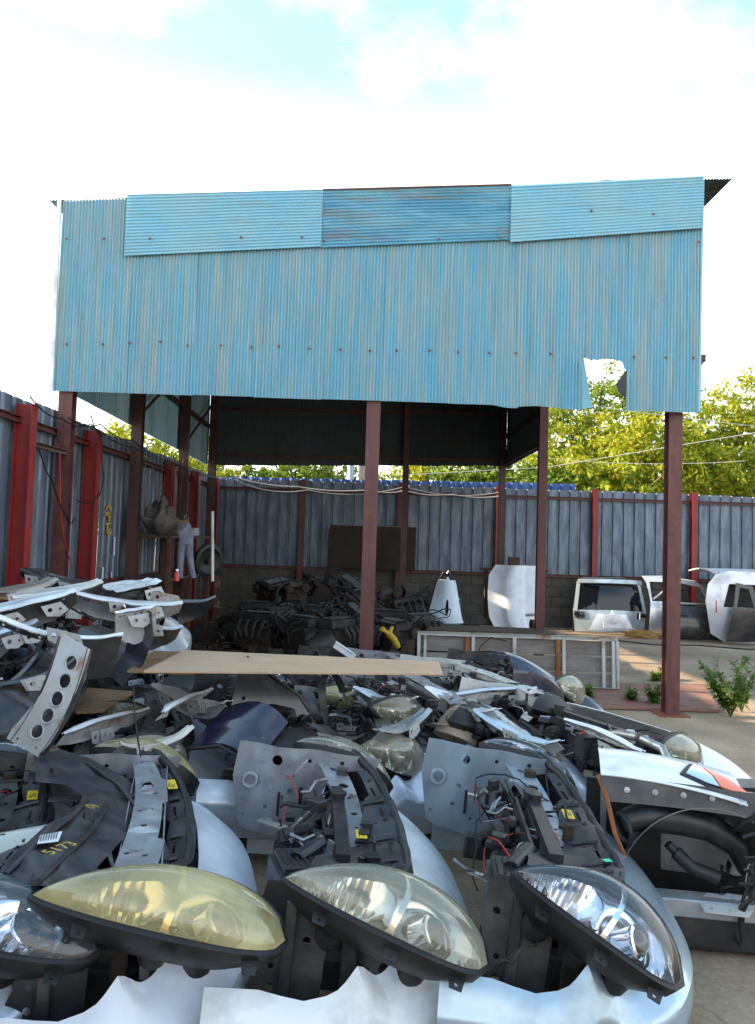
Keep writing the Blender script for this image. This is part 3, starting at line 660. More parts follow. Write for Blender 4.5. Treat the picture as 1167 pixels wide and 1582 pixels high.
# ================================================================== car front ends
def plan(th, D, W_, n=2.7):
    c, s = math.cos(th), math.sin(th)
    return D*abs(c)**(2/n), W_*math.copysign(abs(s)**(2/n), s)
def on_plan(y, D, W_, n=2.7):
    t = min(.999, abs(y)/W_); return D*(1-t**n)**(1/n)
SHAPES = {  # tip offset, end offset (from corner), upper width, lower width
 'almond': dict(T=(-.02,-.80,.655), E=(.45,-.865,.44), wu=.145, wl=.060, pu=.80, depth=.11, xx=(.16,.84,.42)),
 'wide':   dict(T=(.02,-.82,.60), E=(.44,-.62,.42), wu=.135, wl=.085, pu=.9, depth=.13, xx=(.28,.30,.80)),
 'block':  dict(T=(.10,-.84,.55), E=(.50,-.52,.46), wu=.10, wl=.10, pu=.35, depth=.13, xx=(.35,.10,.90)),
}
def headlight(par, side, lens, shape, rnd, ribs=True, amber=False, over=None):
    q = dict(SHAPES[shape]); q.update(over or {})
    T = Vector(q['T']); E = Vector(q['E']); X = Vector(q['xx'])
    T.y *= -side; E.y *= -side; X.y *= -side        # side=-1 near (negative y)
    T.y = abs(T.y)*side; E.y = abs(E.y)*side; X.y = -abs(X.y)*side
    a = E-T; Ln = a.length; a.normalize(); b = (X-a*X.dot(a)).normalized(); n = a.cross(b)
    if n.z < 0: n = -n
    def wid(t, up):
        t = min(1, max(0, t)); m0 = q.get('m', .60)
        k = math.sin(math.pi/2*t/m0)**.80 if t < m0 else max(0, 1-((t-m0)/(1-m0))**2.5)**.5
        return k*(q['wu'] if up else -q['wl'])
    def pt(t, v, h, grow=0):
        w_ = lerp(wid(t, False), wid(t, True), v)
        if grow: w_ += grow*(2*v-1)*(.4+.6*math.sin(math.pi*t)); t = t+(t-.5)*2*grow/Ln*.9
        s = 4*v*(1-v); lift = .075*(s**.7)*math.sin(math.pi*max(0,min(1,t)))**.6 + .035*math.sin(math.pi*max(0,min(1,t)))
        return T + a*(Ln*t) + b*w_ + n*(h + (lift if h > -.03 else 0))
    U, Vn = 26, 12
    h = MB()  # housing: rim band and back shell
    rim = [pt(i/U, 0, 0, .014) for i in range(U+1)] + [pt(1-i/U, 1, 0, .014) for i in range(1, U)]
    m_ = len(rim); inner = [pt(i/U, 0, .004, -.004) for i in range(U+1)] + [pt(1-i/U, 1, .004, -.004) for i in range(1, U)]
    cen = T+a*Ln*.5-n*q['depth']
    b1 = [p-n*.040+(cen-p)*.04 for p in rim]; b2 = [p*.65+(cen)*.35-n*(q['depth']*.65) for p in rim]
    V = inner+rim+b1+b2+[cen-n*.02]
    F = [(r*m_+i, r*m_+(i+1)%m_, (r+1)*m_+(i+1)%m_, (r+1)*m_+i) for r in range(3) for i in range(m_)]
    F += [(3*m_+i, 3*m_+(i+1)%m_, 4*m_) for i in range(m_)]
    h.add(V, F)
    c0 = cen-n*.02
    for k in range(3):
        h.lathe(c0+a*(k-1)*.13+n*.03, -n, [(0,.045),(.05,.042),(.055,.03),(.07,.03)], 12)
    ho = h.build('headlight', MT['rubber'], par, 45)
    for tq in (.22, .55, .86):
        P0 = pt(tq, 0, -.012, .014); tb = MB(); w_ = n.cross(a)
        if w_.dot(b) > 0: w_ = -w_
        tb.plate([(-.025,-.01),(.025,-.01),(.018,.035),(-.018,.035)], [(0,.02,.006)], lambda u, v, h: P0+a*u+w_*v-n*(.02+h), .004); tb.build('mount_tab', MT['black_plastic'], ho)
    le = MB(); le.grid(lambda u, v: pt(u, v, .006), U, Vn); le.build('lens', LENS[lens], ho, 80)
    rb = MB()
    def bowl(u, v):
        s = 4*v*(1-v)*math.sin(math.pi*min(1,max(0,u))); rib = .0022*math.sin(u*150)*(1-sm(u,.30,.50)*sm(v,.15,.4)) if ribs else 0
        c1 = math.hypot((u-.38)/.20, (v-.55)/.5); c2 = math.hypot((u-.68)/.18, (v-.5)/.45)
        hh = -.012 - .030*s - .060*max(0, 1-c1**2)**2 - .075*max(0, 1-c2**2)**2
        p = T + a*(Ln*u) + b*lerp(wid(u, False), wid(u, True), v)*.97 + n*(hh+rib)
        return p
    rb.grid(bowl, 130, 16); rb.build('reflector', MT['chrome'], ho, 40)
    pc = T+a*Ln*.67+b*(wid(.67,True)*.30)+n*-.065
    pj = MB(); pj.lathe(pc, (n*.8+a*.6), [(0,.038),(.055,.044),(.060,.048),(.068,.048),(.072,.041)], 20); pj.build('projector', MT['chrome'], ho, 40)
    gl = MB(); ax = (n*.8+a*.6).normalized(); gl.lathe(pc+ax*.066, ax, [(0,.040),(.010,.038),(.022,.028),(.030,.014),(.032,0)], 18); gl.build('projector_lens', MT['glass_dark'], ho, 80)
    bu = MB(); bu.lathe(T+a*Ln*.38+b*(wid(.38,True)*.35)-n*.06, n, [(0,.012),(.035,.011),(.04,0)], 10); bu.build('bulb', MT['orange_lens'] if amber else PAINTS['white'], ho, 60)
    br = MB(); br.grid(lambda u, v: pt(.50+.035*math.sin(v*3.1)+u*.03, v, -.006-.0*u), 2, 10); br.build('bezel', MT['chrome'], ho, 40)
    if amber:
        am = MB(); am.grid(lambda u, v: pt(.06+.40*u, .12+.45*v, -.004), 10, 6); am.build('turn_signal', MT['orange_lens'], ho, 60)
    return ho
def bend(D, W_, zf, off=0.0):
    """maps (y, inward distance, h) onto the plan curve at height zf(y)"""
    def fn(u, v, h): return Vector((on_plan(u, D+.001, W_)-v+off, u*(1-.12*max(0, v)), zf(u, v)+h))
    return fn
def wires(rr, n, box, r=.005, L_=.5, seg=7):
    mb = MB(); (x0,x1),(y0,y1),(z0,z1) = box
    for k in range(n):
        p = Vector((rr.uniform(x0,x1), rr.uniform(y0,y1), rr.uniform(z0,z1))); d = Vector((rr.uniform(-1,1), rr.uniform(-1,1), rr.uniform(-.6,.6))).normalized(); P = [p.copy()]
        for i in range(seg):
            d = (d+Vector((rr.uniform(-1,1), rr.uniform(-1,1), rr.uniform(-.9,.7)))*.55).normalized(); p = p+d*(L_/seg)
            p = Vector((min(x1,max(x0,p.x)), min(y1,max(y0,p.y)), min(z1,max(z0,p.z)))); P.append(p.copy())
        mb.tube(P, r*rr.uniform(.6,1.5), 5)
    return mb
def front_end(label, loc, rot, sc=1.0, over=None, paint_='white', lens='clear', shape='almond', support='curved', apron='steel_grey', cover='black_plastic', seed=0, fender=(0,0), D=.50, W_=.86, lights=(1,1), hood=None, drop=0, ribs=True, amber=False, yellow=None, bay=True, group='car front ends lying in rows on the yard', bump_top=.0, detail=1, sticker=False, tips=True, napron=False, bulge=1.55, seal=True):
    rr = random.Random(seed)
    e = empty('car_front_end', loc, rot, sc, label, 'car front', group)
    pm = PAINTS[paint_] if isinstance(paint_, str) else paint_
    A = math.pi/2
    # ---- bumper: swept shell that runs under both lamps and rises to a point behind them
    def ztopb(t):      # t -1..1
        k = abs(t)
        z = .485 - .105*sm(k, .40, .60)
        if tips: z += .050*sm(k,.64,.765) - .085*max(0,min(1,(k-.775)/.12))**.7 + .03*max(0,min(1,(k-.9)/.05))
        return z+bump_top
    def bshell(u, v):
        t = 2*u-1; th = t*A*.999; x, y = plan(th, D, W_)
        k = abs(t); x -= .22*max(0, k-.86)/.14 if k > .86 else 0
        zt = ztopb(t); z = lerp(.09, zt, v**.85)
        bl = (.26*bulge*(1-v**3.0) - .12*(1-min(1, v/.55))**1.6)*(1-.55*sm(k, .45, .75))
        crease = .014*sm(v, .50, .54)-.014*sm(v,.60,.66)
        z -= .035*sm(v,.55,.9)*(1-sm(v,.9,1))*0
        sc_ = 1+(bl+crease)/.62
        return Vector((x*sc_ if x > 0 else x, y*(1+(bl+crease)*.42), z))
    mb = MB(); mb.grid(bshell, 76, 16, th=.004); bo = mb.build('bumper', pm, e, 35)
    if detail:
        mb = MB()
        for k in range(3): mb.tube([(on_plan(y, D, W_)+.035, y, .20+.055*k) for y in [-.40+.08*i for i in range(11)]], .011, 6)
        mb.build('grille', MT['black_plastic'], e, 60)['kind'] = 'stuff'
        mb = MB(); mb.grid(lambda u, v: (on_plan(lerp(-.66,.66,u), D, W_)-.055, lerp(-.66,.66,u), .33+.11*v), 14, 2, th=.03); mb.build('impact_beam', MT['alu'] if seed % 2 else MT['steel_grey'], e, 35)
    # ---- lamps
    for sd, on in ((-1, lights[0]), (1, lights[1])):
        if on: headlight(e, sd, lens, shape, rr, ribs, amber and sd == -1, over if sd == -1 else None)
    # ---- radiator support
    zf = lambda y, v: .505+.115*(abs(y)/.8)**2 + .004*math.sin(y*9)
    Di = D-.05
    if support == 'curved':
        ol = [(-.74,.02),(-.60,.035),(-.3,.05),(0,.05),(.3,.05),(.60,.035),(.74,.02),(.74,.13),(.55,.15),(.30,.115),(0,.12),(-.30,.115),(-.55,.15),(-.74,.13)]
        hs = [(y, .085, r) for y, r in ((-.66,.018),(-.5,.012),(-.38,.02),(-.22,.009),(-.08,.014),(.1,.009),(.24,.016),(.40,.010),(.52,.022),(.66,.015))]
        mb = MB(); mb.plate(ol, hs, bend(Di, W_, zf, -.06), .004, .05); so_ = mb.build('radiator_support', MT[apron], e, 30)
        mb = MB(); mb.grid(lambda u, v: bend(Di, W_, zf, -.06)(lerp(-.72,.72,u), .125, -.045*v-.004), 24, 2, th=.003); mb.build('support_flange', MT[apron], so_, 30)
    else:
        mb = MB(); ol = [(-.72,-.055),(.72,-.045),(.72,.045),(.4,.06),(.38,.075),(.1,.075),(.08,.055),(-.3,.055),(-.32,.08),(-.55,.08),(-.57,.055),(-.72,.055)]
        hs = [(y, v_, r) for y, v_, r in ((-.6,.0,.024),(-.45,.03,.01),(-.42,-.03,.01),(-.2,.0,.014),(-.02,.02,.01),(.0,-.025,.009),(.2,.03,.011),(.3,0,.026),(.5,.02,.012),(.62,-.01,.01))]
        mb.plate(ol, hs, lambda u, v, h: (.20+v+.05*(1-(u/.72)**2), u, .615+h+.012*(abs(v) < .02)), .004, .05)
        so_ = mb.build('radiator_support', MT[apron], e, 30)
        mb = MB(); mb.box((.18,0,.570), (.004,1.42,.08)); mb.box((.315,0,.58), (.004,1.42,.06)); mb.build('support_flange', MT[apron], so_)
    # ---- plastic cover over the radiator and rubber seal along the front edge
    if cover:
        cw = {'wide': .26}.get(cover, .13)
        cn = cw*1.15 if cover == 'wide' else cw
        ol = [(-.66,-.02),(-.3,-.035),(0,-.04),(.3,-.035),(.62,-.02),(.60,.05),(.40,.055),(.36,.085),(.12,cw*.50),(.10,cw*.42),(-.10,cw*.55),(-.14,cw*.8),(-.36,cn),(-.56,cn*.95),(-.64,cn*.5)]
        hs = [[(y-.045, c_), (y+.045, c_), (y+.045, c_+.011), (y-.045, c_+.011)] for y in (-.42,-.2,.2,.42) for c_ in (.03,)]
        hs += [(y, .07, .008) for y in (-.5,-.3,-.1,.1,.3,.5)]
        mb = MB(); mb.plate(ol, hs, bend(D, W_, lambda y, v: zf(y,v)+.018+.012*math.cos(v*22)+.004*math.sin(y*25), -.05), .004, .035)
        co = mb.build('radiator_cover', MT['dusty_plastic' if cover == 'wide' else 'black_plastic'], e, 40)
        f = bend(D, W_, lambda y, v: zf(y,v)+.022+.012*math.cos(v*22)+.004*math.sin(y*25), -.05)
        for y in (-.50,-.36,-.06,.30):
            mb = MB(); mb.grid(lambda u, v, y=y: f(y+.010*(v-.5)*2, lerp(.012, cw*.42, u), .007*math.sin(math.pi*v)), 6, 3, th=.004); mb.build('cover_rib', MT['black_plastic'], co, 50)
        ol = [(-.56,0),(.56,0),(.52,.22),(-.52,.22)]
        hs = [[(y, .03), (y+.085, .03), (y+.085, .19), (y, .19)] for y in [-.50+.105*i for i in range(10)]]
        mb = MB(); mb.plate(ol, hs, lambda u, v, h: Vector((on_plan(u, D, W_)-.07-cw*.95+v*.35+h, u*.97, zf(u,0)-.01-v*.85)), .008, .10); mb.build('ladder_grille', MT['black_plastic'], co, 40)
        cl = MB()
        for y in (-.52,-.34,-.12,.12,.34,.52): cl.lathe((on_plan(y, D, W_)-.075, y, zf(y,0)+.022), (0,0,1), [(0,.014),(.008,.013),(.010,.006),(.014,.005),(.015,0)], 8)
        cl.build('clips', MT['rubber'], co, 40)['kind'] = 'stuff'
    mb = MB(); P = []
    for i in range(41 if seal else 0):
        y = lerp(-.66,.80,i/40); P.append((on_plan(y, D, W_)-.035, y*1.0, .53+.12*(abs(y)/.8)**2+.004*math.sin(i*1.7)))
    if seal: mb.tube(P, [lerp(.008,.022,(i/40)**1.6)*(1 if 0 < i < 40 else .5) for i in range(41)], 8); mb.build('rubber_seal', MT['rubber'], e, 60)
    # ---- aprons with holes (near one and far one)
    for sd in ((-1, 1) if napron else (1,)):
        ol = [(-.26,.30),(-.22,.27),(-.05,.24),(.05,.27),(.10,.36),(.12,.47),(.17,.56),(.36,.58),(.38,.63),(.10,.655),(-.10,.66),(-.28,.68),(-.30,.52)]
        hs = [(-.10,.60,.024),(-.22,.50,.034),(-.12,.47,.012),(-.03,.46,.015),(-.14,.38,.010),(.05,.60,.009),(.2,.605,.011),(-.05,.32,.009),(-.24,.34,.008),(-.02,.53,.006)]
        lean = .06*sd; am_ = apron
        if sd == -1:
            ol = [(-.10,.16),(.10,.16),(.11,.26),(.12,.40),(.13,.50),(.08,.58),(-.03,.60),(-.07,.60),(-.10,.48),(-.08,.36),(-.11,.30)]
            hs = [(-.04,.36,.010),(-.04,.30,.012),(-.05,.49,.012),(.03,.24,.014),(-.07,.22,.008),(.06,.44,.012),(.05,.52,.009)]; am_ = 'steel_dark'
        mb = MB(); mb.plate(ol, hs, lambda u, v, h, sd=sd, lean=lean: (u, sd*(.70+h+.012*math.sin(u*24)*sm(v,.3,.5)-.05*(v-.3)), v), .003, .045)
        ao = mb.build('apron', MT[am_], e, 35)
        if sd == -1:
            mb = MB(); mb.beam((.0,-.715,.20), (.01,-.715,.56), .035, .02, (0,1,0)); mb.build('apron_rib', MT['steel_dark'], ao, bevel=.004)
            mb = MB(); mb.beam((-.10,-.73,.17), (.12,-.73,.17), .05, .035); mb.build('lower_flange', MT['steel_dark'], ao, bevel=.004)
            continue
        mb = MB(); mb.lathe((-.22,sd*.69,.50), (0,-sd,0), [(0,.040),(.006,.040),(.010,.036),(.010,.026),(0,.024)], 16); mb.build('pressed_ring', MT[apron], ao, 40)
        mb = MB(); mb.box((-.08,sd*.685,.40), (.012,.008,.11)); mb.build('slot_rib', MT['rubber'], ao)
        mb = MB(); mb.box((.02,sd*.685,.44), (.016,.010,.08)); mb.build('slot_rib', MT['rubber'], ao)
    # ---- rails, crossmember, legs
    for sd in (-1, 1):
        mb = MB(); mb.beam((-.08,sd*.50,.27), (.30,sd*.50,.25), .07, .10)
        mb.build('frame_rail', MT['steel_dark'], e, bevel=.006)
    mb = MB(); mb.beam((.22,-.66,.13), (.22,.66,.13), .10, .06); mb.beam((.20,-.62,.13), (.20,-.62,.60), .05, .04, (0,1,0)); mb.beam((.20,.62,.13), (.20,.62,.60), .05, .04, (0,1,0)); mb.beam((.26,0,.13), (.28,0,.57), .04, .03, (0,1,0)); mb.build('lower_crossmember', MT['iron'] if seed % 3 else MT['steel_dark'], e, bevel=.005)
    if bay:
        mb = MB(); mb.box((.17,0,.35), (.035,.72,.40)); ra = mb.build('radiator', MT['alu'], e, bevel=.006)
        mb = MB(); mb.box((.17,0,.145), (.05,.74,.03)); mb.build('lower_tank', MT['black_plastic'], ra); mb = MB(); mb.box((.17,0,.565), (.05,.78,.035)); mb.lathe((.17,.22,.575), (0,0,1), [(0,.028),(.02,.028),(.022,.034),(.034,.034),(.036,0)], 12); mb.build('radiator_tank', MT['black_plastic'], ra, 40)
        mb = MB(); mb.plate([(-.37,.16),(.37,.16),(.37,.54),(-.37,.54)], [(-.18,.35,.155),(.18,.35,.155)], lambda u, v, h: (.12+h, u, v), .012, .09)
        for c_ in (-.18,.18):
            mb.lathe((.055,c_,.35), (1,0,0), [(0,0),(0,.05),(.05,.052),(.055,0)], 14)
            for k in range(7):
                a0 = 2*math.pi*k/7+seed; mb.add([(.09,c_+.04*math.cos(a0),.35+.04*math.sin(a0)), (.11,c_+.15*math.cos(a0),.35+.15*math.sin(a0)), (.085,c_+.15*math.cos(a0+.35),.35+.15*math.sin(a0+.35)), (.085,c_+.045*math.cos(a0+.6),.35+.045*math.sin(a0+.6))], [(0,1,2,3)])
            mb.tube([(.10,c_-.15,.35),(.065,c_,.36),(.10,c_+.15,.35)], .012, 6)
        mb.build('fan', MT['black_plastic'], ra, 40)
        # assorted under-bonnet pieces
        mb = MB(); x, y = rr.uniform(.0,.06), rr.uniform(-.45,-.2)*rr.choice((-1,1))
        za = rr.uniform(-.3,.3); mb.box((x,y,.45), (.15,.22,.12), za); mb.box((x,y,.520), (.12,.18,.03), za); [mb.box((x+.024*(q_-2),y,.537), (.006,.15,.010), za) for q_ in range(5)]; mb.tube([(x,y,.52),(x+.08,y*.6,.53),(x+.12,y*.2,.46)], .036, 10)
        mb.build('air_box', MT['black_plastic'], e, bevel=.012)
        for k in range(3):
            mb = MB(); p = Vector((rr.uniform(-.02,.15), rr.uniform(-.55,.55), rr.uniform(.3,.5))); P = [p]
            for i in range(6): P.append(P[-1]+Vector((rr.uniform(-.06,.07), rr.uniform(-.10,.10), rr.uniform(-.05,.055))))
            mb.tube(P, rr.uniform(.014,.026), 9); mb.lathe(P[1], P[2]-P[1], [(-.012,.03),(.012,.03)], 10); mb.build('hose', MT['rubber'], e, 50)
        mb = wires(rr, 22, ((-.06,.28),(-.66,.66),(.25,.60)), .0045, .55); mb.build('wiring', MT['rubber'], e, 60)['kind'] = 'stuff'
        mb = wires(rr, 6, ((-.05,.22),(-.6,.6),(.3,.56)), .003, .4); mb.build('bare_wiring', MT[rr.choice(('red_plastic','wire_pale','wire_pale'))], e, 60)['kind'] = 'stuff'
        mb = MB()
        for k in range(30):
            p = (rr.uniform(-.04,.30), rr.uniform(-.62,.62), rr.uniform(.32,.585)); mb.box(p, (rr.uniform(.02,.06), rr.uniform(.02,.07), rr.uniform(.015,.05)), rr.uniform(0,3))
        mb.build('connectors', MT['black_plastic'], e, bevel=.003)['kind'] = 'stuff'
        for k in range(2):
            mb = MB(); c_ = Vector((rr.uniform(.0,.2), rr.uniform(-.55,.55), rr.uniform(.36,.5))); ax = Vector((rr.uniform(-1,1), rr.uniform(-1,1), rr.uniform(-.3,.3)))
            mb.lathe(c_, ax, [(0,.045),(.02,.052),(.05,.052),(.055,.03),(.09,.028),(.09,0)], 16); mb.build('horn' if k else 'motor', MT['iron'] if k else MT['rubber'], e, 40)
        mb = MB()
        for k in range(14):
            p = Vector((rr.uniform(-.06,.30), rr.uniform(-.62,.62), rr.uniform(.30,.56))); m3 = Matrix.Rotation(rr.uniform(0,3),3,'Z')@Matrix.Rotation(rr.uniform(-1.5,1.5),3,'X')
            if k % 2: mb.box(p, (rr.uniform(.03,.13), rr.uniform(.008,.02), rr.uniform(.02,.05)), m3)
            else: mb.tube([p, p+m3@Vector((.04,0,0)), p+m3@Vector((.07,.04,0)), p+m3@Vector((.12,.05,.02))], rr.uniform(.005,.011), 6)
        mb.build('metal_bits', MT['alu'], e, 50)['kind'] = 'stuff'
        for k in range(7):
            mb = MB(); y = rr.uniform(-.6,.6); x = rr.uniform(-.1,.2); z = rr.uniform(.42,.6); a0 = rr.uniform(0,3)
            ol = [(-.06,-.018),(.02,-.02),(.03,-.04),(.07,-.035),(.065,.015),(-.05,.02)]
            m3 = Matrix.Rotation(a0, 3, 'Z') @ Matrix.Rotation(rr.uniform(-1.2,1.2), 3, 'X')
            mb.plate(ol, [(-.035,0,.007),(.05,-.012,.007)], lambda u, v, h, m3=m3, x=x, y=y, z=z: Vector((x,y,z))+m3@Vector((u,v,h)), .003); mb.build('bracket', MT[rr.choice((apron,'steel_grey','alu'))], e)
    if yellow:
        y, v0 = yellow; f = bend(D, W_, lambda y, v: zf(y,v)+.050, -.05); mb = MB()
        mb.plate([(y-.045,v0-.02),(y+.045,v0-.02),(y+.045,v0+.02),(y-.045,v0+.02)], [], f, .002); yo = mb.build('yellow_label', MT['yellow'], e)
        mb = MB(); [mb.box(f(y+rr.uniform(-.01,.01), v0-.009+.009*i, .0015), (.003,.055,.001)) for i in range(3)]; mb.build('print', MT['ink'], yo)['kind'] = 'stuff'
    if sticker:
        mb = MB(); mb.box((on_plan(-.36,D,W_)-.075, -.36, zf(-.36,0)+.045), (.03,.022,.002), .5); mb.build('green_sticker', MT['green_sticker'], e)
    # ---- fenders and hood remnants
    for sd, on in ((-1, fender[0]), (1, fender[1])):
        if not on: continue
        Lf = on
        def fs(u, v, sd=sd, Lf=Lf):     # u 0 rear..1 front, v 0 top inner .. 1 bottom
            x = lerp(-Lf, .06, u); arch = max(0, 1-((x+Lf*.62)/.34)**2)**.5 if abs(x+Lf*.62) < .34 else 0
            zt = .80-.17*u**1.6; zb = max(.20, .18+.36*arch); s = v
            y = .64+.23*min(1, s*2.4)**.55-.02*max(0, s-.6); z = lerp(zt, zb, max(0, (s-.12)/.88)) - .02*s
            return Vector((x+.05*v*u, sd*y, z if s > .12 else zt+.02*(1-s/.12)))
        mb = MB(); mb.grid(fs, 26, 16, th=.004); fo = mb.build('fender', pm, e, 35)
        mb = MB(); mb.grid(lambda u, v, Lf=Lf, sd=sd: (-Lf*.62+.33*math.cos(math.pi*(.02+.96*u)), sd*(.50+.34*v), .20+.335*math.sin(math.pi*(.02+.96*u))), 18, 3, th=.003); mb.build('wheel_liner', MT['black_plastic'], fo, 50)
        mb = MB(); mb.plate([(-Lf,.02),(-Lf*.5,.0),(.05,.0),(.05,.06),(-Lf*.4,.07),(-Lf,.08)], [(-Lf*.9,.05,.009),(-Lf*.6,.04,.012),(-Lf*.3,.035,.01),(-.03,.03,.008)], lambda u, v, h, sd=sd, Lf=Lf: (u, sd*(.64-v), .80-.17*max(0,(u+Lf)/(Lf+.06))**1.6-.015+h), .003, .06); mb.build('fender_flange', pm, fo)
    if hood:
        Lh = hood
        mb = MB(); mb.grid(lambda u, v: (lerp(-Lh, on_plan(lerp(-.66,.66,v)*(1), D, W_)-.05, u), lerp(-.66,.66,v)*(1-.05*u), .80+.07*(1-((v-.5)*2)**2)-.20*u**1.8), 16, 18, th=.005); mb.build('hood', pm, e, 40)
    return e
def place_tip(e, px, py, z, local=(-.02,-.80,.655)):
    """moves a front end so that the given local point stands where the photo shows it at height z"""
    rot = e.rotation_euler.to_matrix(); p = WZ(px, py, z); q = p - rot @ (Vector(local)*e.scale.x)
    e.location = q; return e
def local_of(e, p): return (Matrix.LocRotScale(e.location, e.rotation_euler, e.scale)).inverted() @ p
def FE(px, py, z, label, rot, **k):
    loc = k.pop('local', (-.02,-.80,.655)); e = front_end(label, (0,0,0), tuple(R(a) for a in rot), **k); place_tip(e, px, py, z, loc); return e
rows = []
# front row
n1 = FE(-290, 1400, .60, 'nearest front end at the lower left corner with clear chrome headlight and dark grille cover', (0,-1,13), paint_='silver', lens='clear', cover='wide', support='curved', apron='steel_dark', seed=1, napron=True, D=.44, bulge=1.35, yellow=(.35,.04), over=dict(E=(.70,-.86,.50), wu=.15, wl=.07))
FE(50, 1385, .61, 'pearl white front end with long yellowed headlight and straight silver radiator bar', (0,-1,13), paint_='pearl', lens='yellow', support='bar', apron='steel_grey', cover='black', seed=2, napron=True, D=.44, bulge=1.35, yellow=(.42,.03), over=dict(E=(.66,-.86,.50), wu=.145, wl=.075))
FE(440, 1358, .62, 'white front end in the middle of the nearest row with half fogged headlight', (0,3,4), paint_='white', lens='half', apron='steel_grey', cover='wide', seed=3, napron=True, D=.44, bulge=1.35, yellow=(-.1,.14), over=dict(E=(.57,-.865,.475), wu=.15, wl=.07))
FE(796, 1349, .63, 'pale blue-silver front end at the right of the nearest row with clear headlight', (0,4,-4), paint_='bluesilver', lens='clear', apron='steel_blue', cover='wide', seed=4, napron=True, D=.44, bulge=1.35, yellow=(.15,.09), sticker=True, over=dict(E=(.46,-.865,.44), wu=.16, wl=.07))

# dark moulded shroud of the leftmost front end, with grille openings, a paper label and marker writing
zsh = lambda px, py: .60+.03*math.sin(px*.02)-.0006*max(0, px-170)
def shp(u, v, h): return local_of(n1, WZ(u, v, zsh(u, v)+h))
ol = [(52,1166),(95,1158),(140,1172),(200,1205),(240,1255),(262,1320),(258,1362),(60,1368),(5,1372),(2,1340),(70,1275),(120,1250),(128,1228),(100,1212),(55,1208)]
hs = [[(150+22*k,1340-24*k),(166+22*k,1322-24*k),(176+19*k,1350-15*k),(160+19*k,1362-12*k)] for k in range(4)]
mb = MB(); mb.plate(ol, hs+[(80,1190,4),(112,1236,3)], lambda u, v, h: shp(u, v, (h+.010*math.sin(u*.11)*math.sin(v*.07))), .006, 14); sh = mb.build('grille_shroud', MT['dusty_plastic'], n1, 35)
for (a0, a1, a2, a3) in (((8,1352),(60,1300),(110,1262),(135,1235)),((60,1362),(105,1318),(140,1285),(165,1245)),((135,1180),(185,1215),(222,1262),(243,1330))):
    mb = MB(); mb.tube([shp(a[0], a[1], .008) for a in (a0,a1,a2,a3)], .009, 8); mb.build('shroud_ridge', MT['black_plastic'], sh, 60)
mb = MB(); mb.plate([(62,1290),(96,1284),(90,1300),(57,1304)], [], lambda u, v, h: shp(u, v, .016+h), .001, 8); lb = mb.build('paper_label', MT['white_label'], sh)
for k in range(7):
    mb = MB(); mb.plate([(64+4*k,1288-.6*k),(65.5+4*k,1288-.6*k),(63+4*k,1299-.6*k),(61.5+4*k,1299-.6*k)], [], lambda u, v, h: shp(u, v, .0175+h), .001); mb.build('print_bar', MT['ink'], lb)
def text_part(txt, size, m, parent, o, ux, uy, name='marker_writing'):
    cu_ = bpy.data.curves.new('t', 'FONT'); cu_.body = txt; cu_.size = size; to = bpy.data.objects.new('t', cu_); C.objects.link(to)
    bpy.context.view_layer.update(); me = bpy.data.meshes.new_from_object(to.evaluated_get(bpy.context.evaluated_depsgraph_get())); bpy.data.objects.remove(to); me.name = name
    n_ = ux.cross(uy).normalized()
    for v in me.vertices: v.co = o + ux*v.co.x + uy*v.co.y + n_*.002
    ob = bpy.data.objects.new(name, me); C.objects.link(ob); ob.parent = parent; me.materials.append(m); return ob
for (px, py, t, s_) in ((78,1322,'5173',.062),(140,1250,'(5)',.045)):
    o0 = shp(px, py, .020); ux = (shp(px+30, py-12, .020)-o0).normalized(); uy = (shp(px-6, py-30, .020)-o0); uy = (uy-ux*uy.dot(ux)).normalized()
    text_part(t, s_, MT['yellow_dull'], sh, o0, ux, uy)
# ---------------- second row
NEAR = (.25,-.78,.50); FAR = (.25,.78,.50)
def FC(px, py, z, label, rot, near=True, **k): return FE(px, py, z, label, rot, local=NEAR if near else FAR, **k)
# loose panels ------------------------------------------------------------
def fender_thing(label, loc, rot, p_, Lf=.75, sc=1.0, group=None, side=1, name='loose_fender', cat='fender'):
    e = empty(name, loc, tuple(R(a) for a in rot), sc, label, cat, group); pm = PAINTS[p_]
    def fs(u, v):
        x = lerp(-Lf*.5, Lf*.5, u); ax_ = -Lf*.02; rr_ = .30; arch = max(0, 1-((x-ax_)/rr_)**2)**.5 if abs(x-ax_) < rr_ else 0
        zt = .36-.16*max(0,u)**1.7; zb = min(zt-.04, -.26+.46*arch)
        return Vector((x, side*(.20*min(1, v*2.2)**.55-.03*v), lerp(zt, zb, v)-.01))
    mb = MB(); mb.grid(fs, 30, 16, th=.004); mb.build('skin', pm, e, 35)
    mb = MB(); mb.grid(lambda u, v: Vector((-Lf*.02+.285*math.cos(math.pi*(.04+.92*u)), side*(.16-.10*v), -.26+.44*math.sin(math.pi*(.04+.92*u)))), 20, 3, th=.003); mb.build('arch_flange', MT['steel_dark'], e, 50)
    mb = MB(); mb.plate([(-Lf*.5,0),(Lf*.5,0),(Lf*.5,.04),(-Lf*.5,.06)], [(x*Lf,.025,.009) for x in (-.4,-.2,0,.2,.4)], lambda u, v, h: (u, -side*v, .355-.16*max(0,(u/Lf)+.5)**1.7+h), .003, .06); mb.build('top_flange', pm, e, 40)
    return e

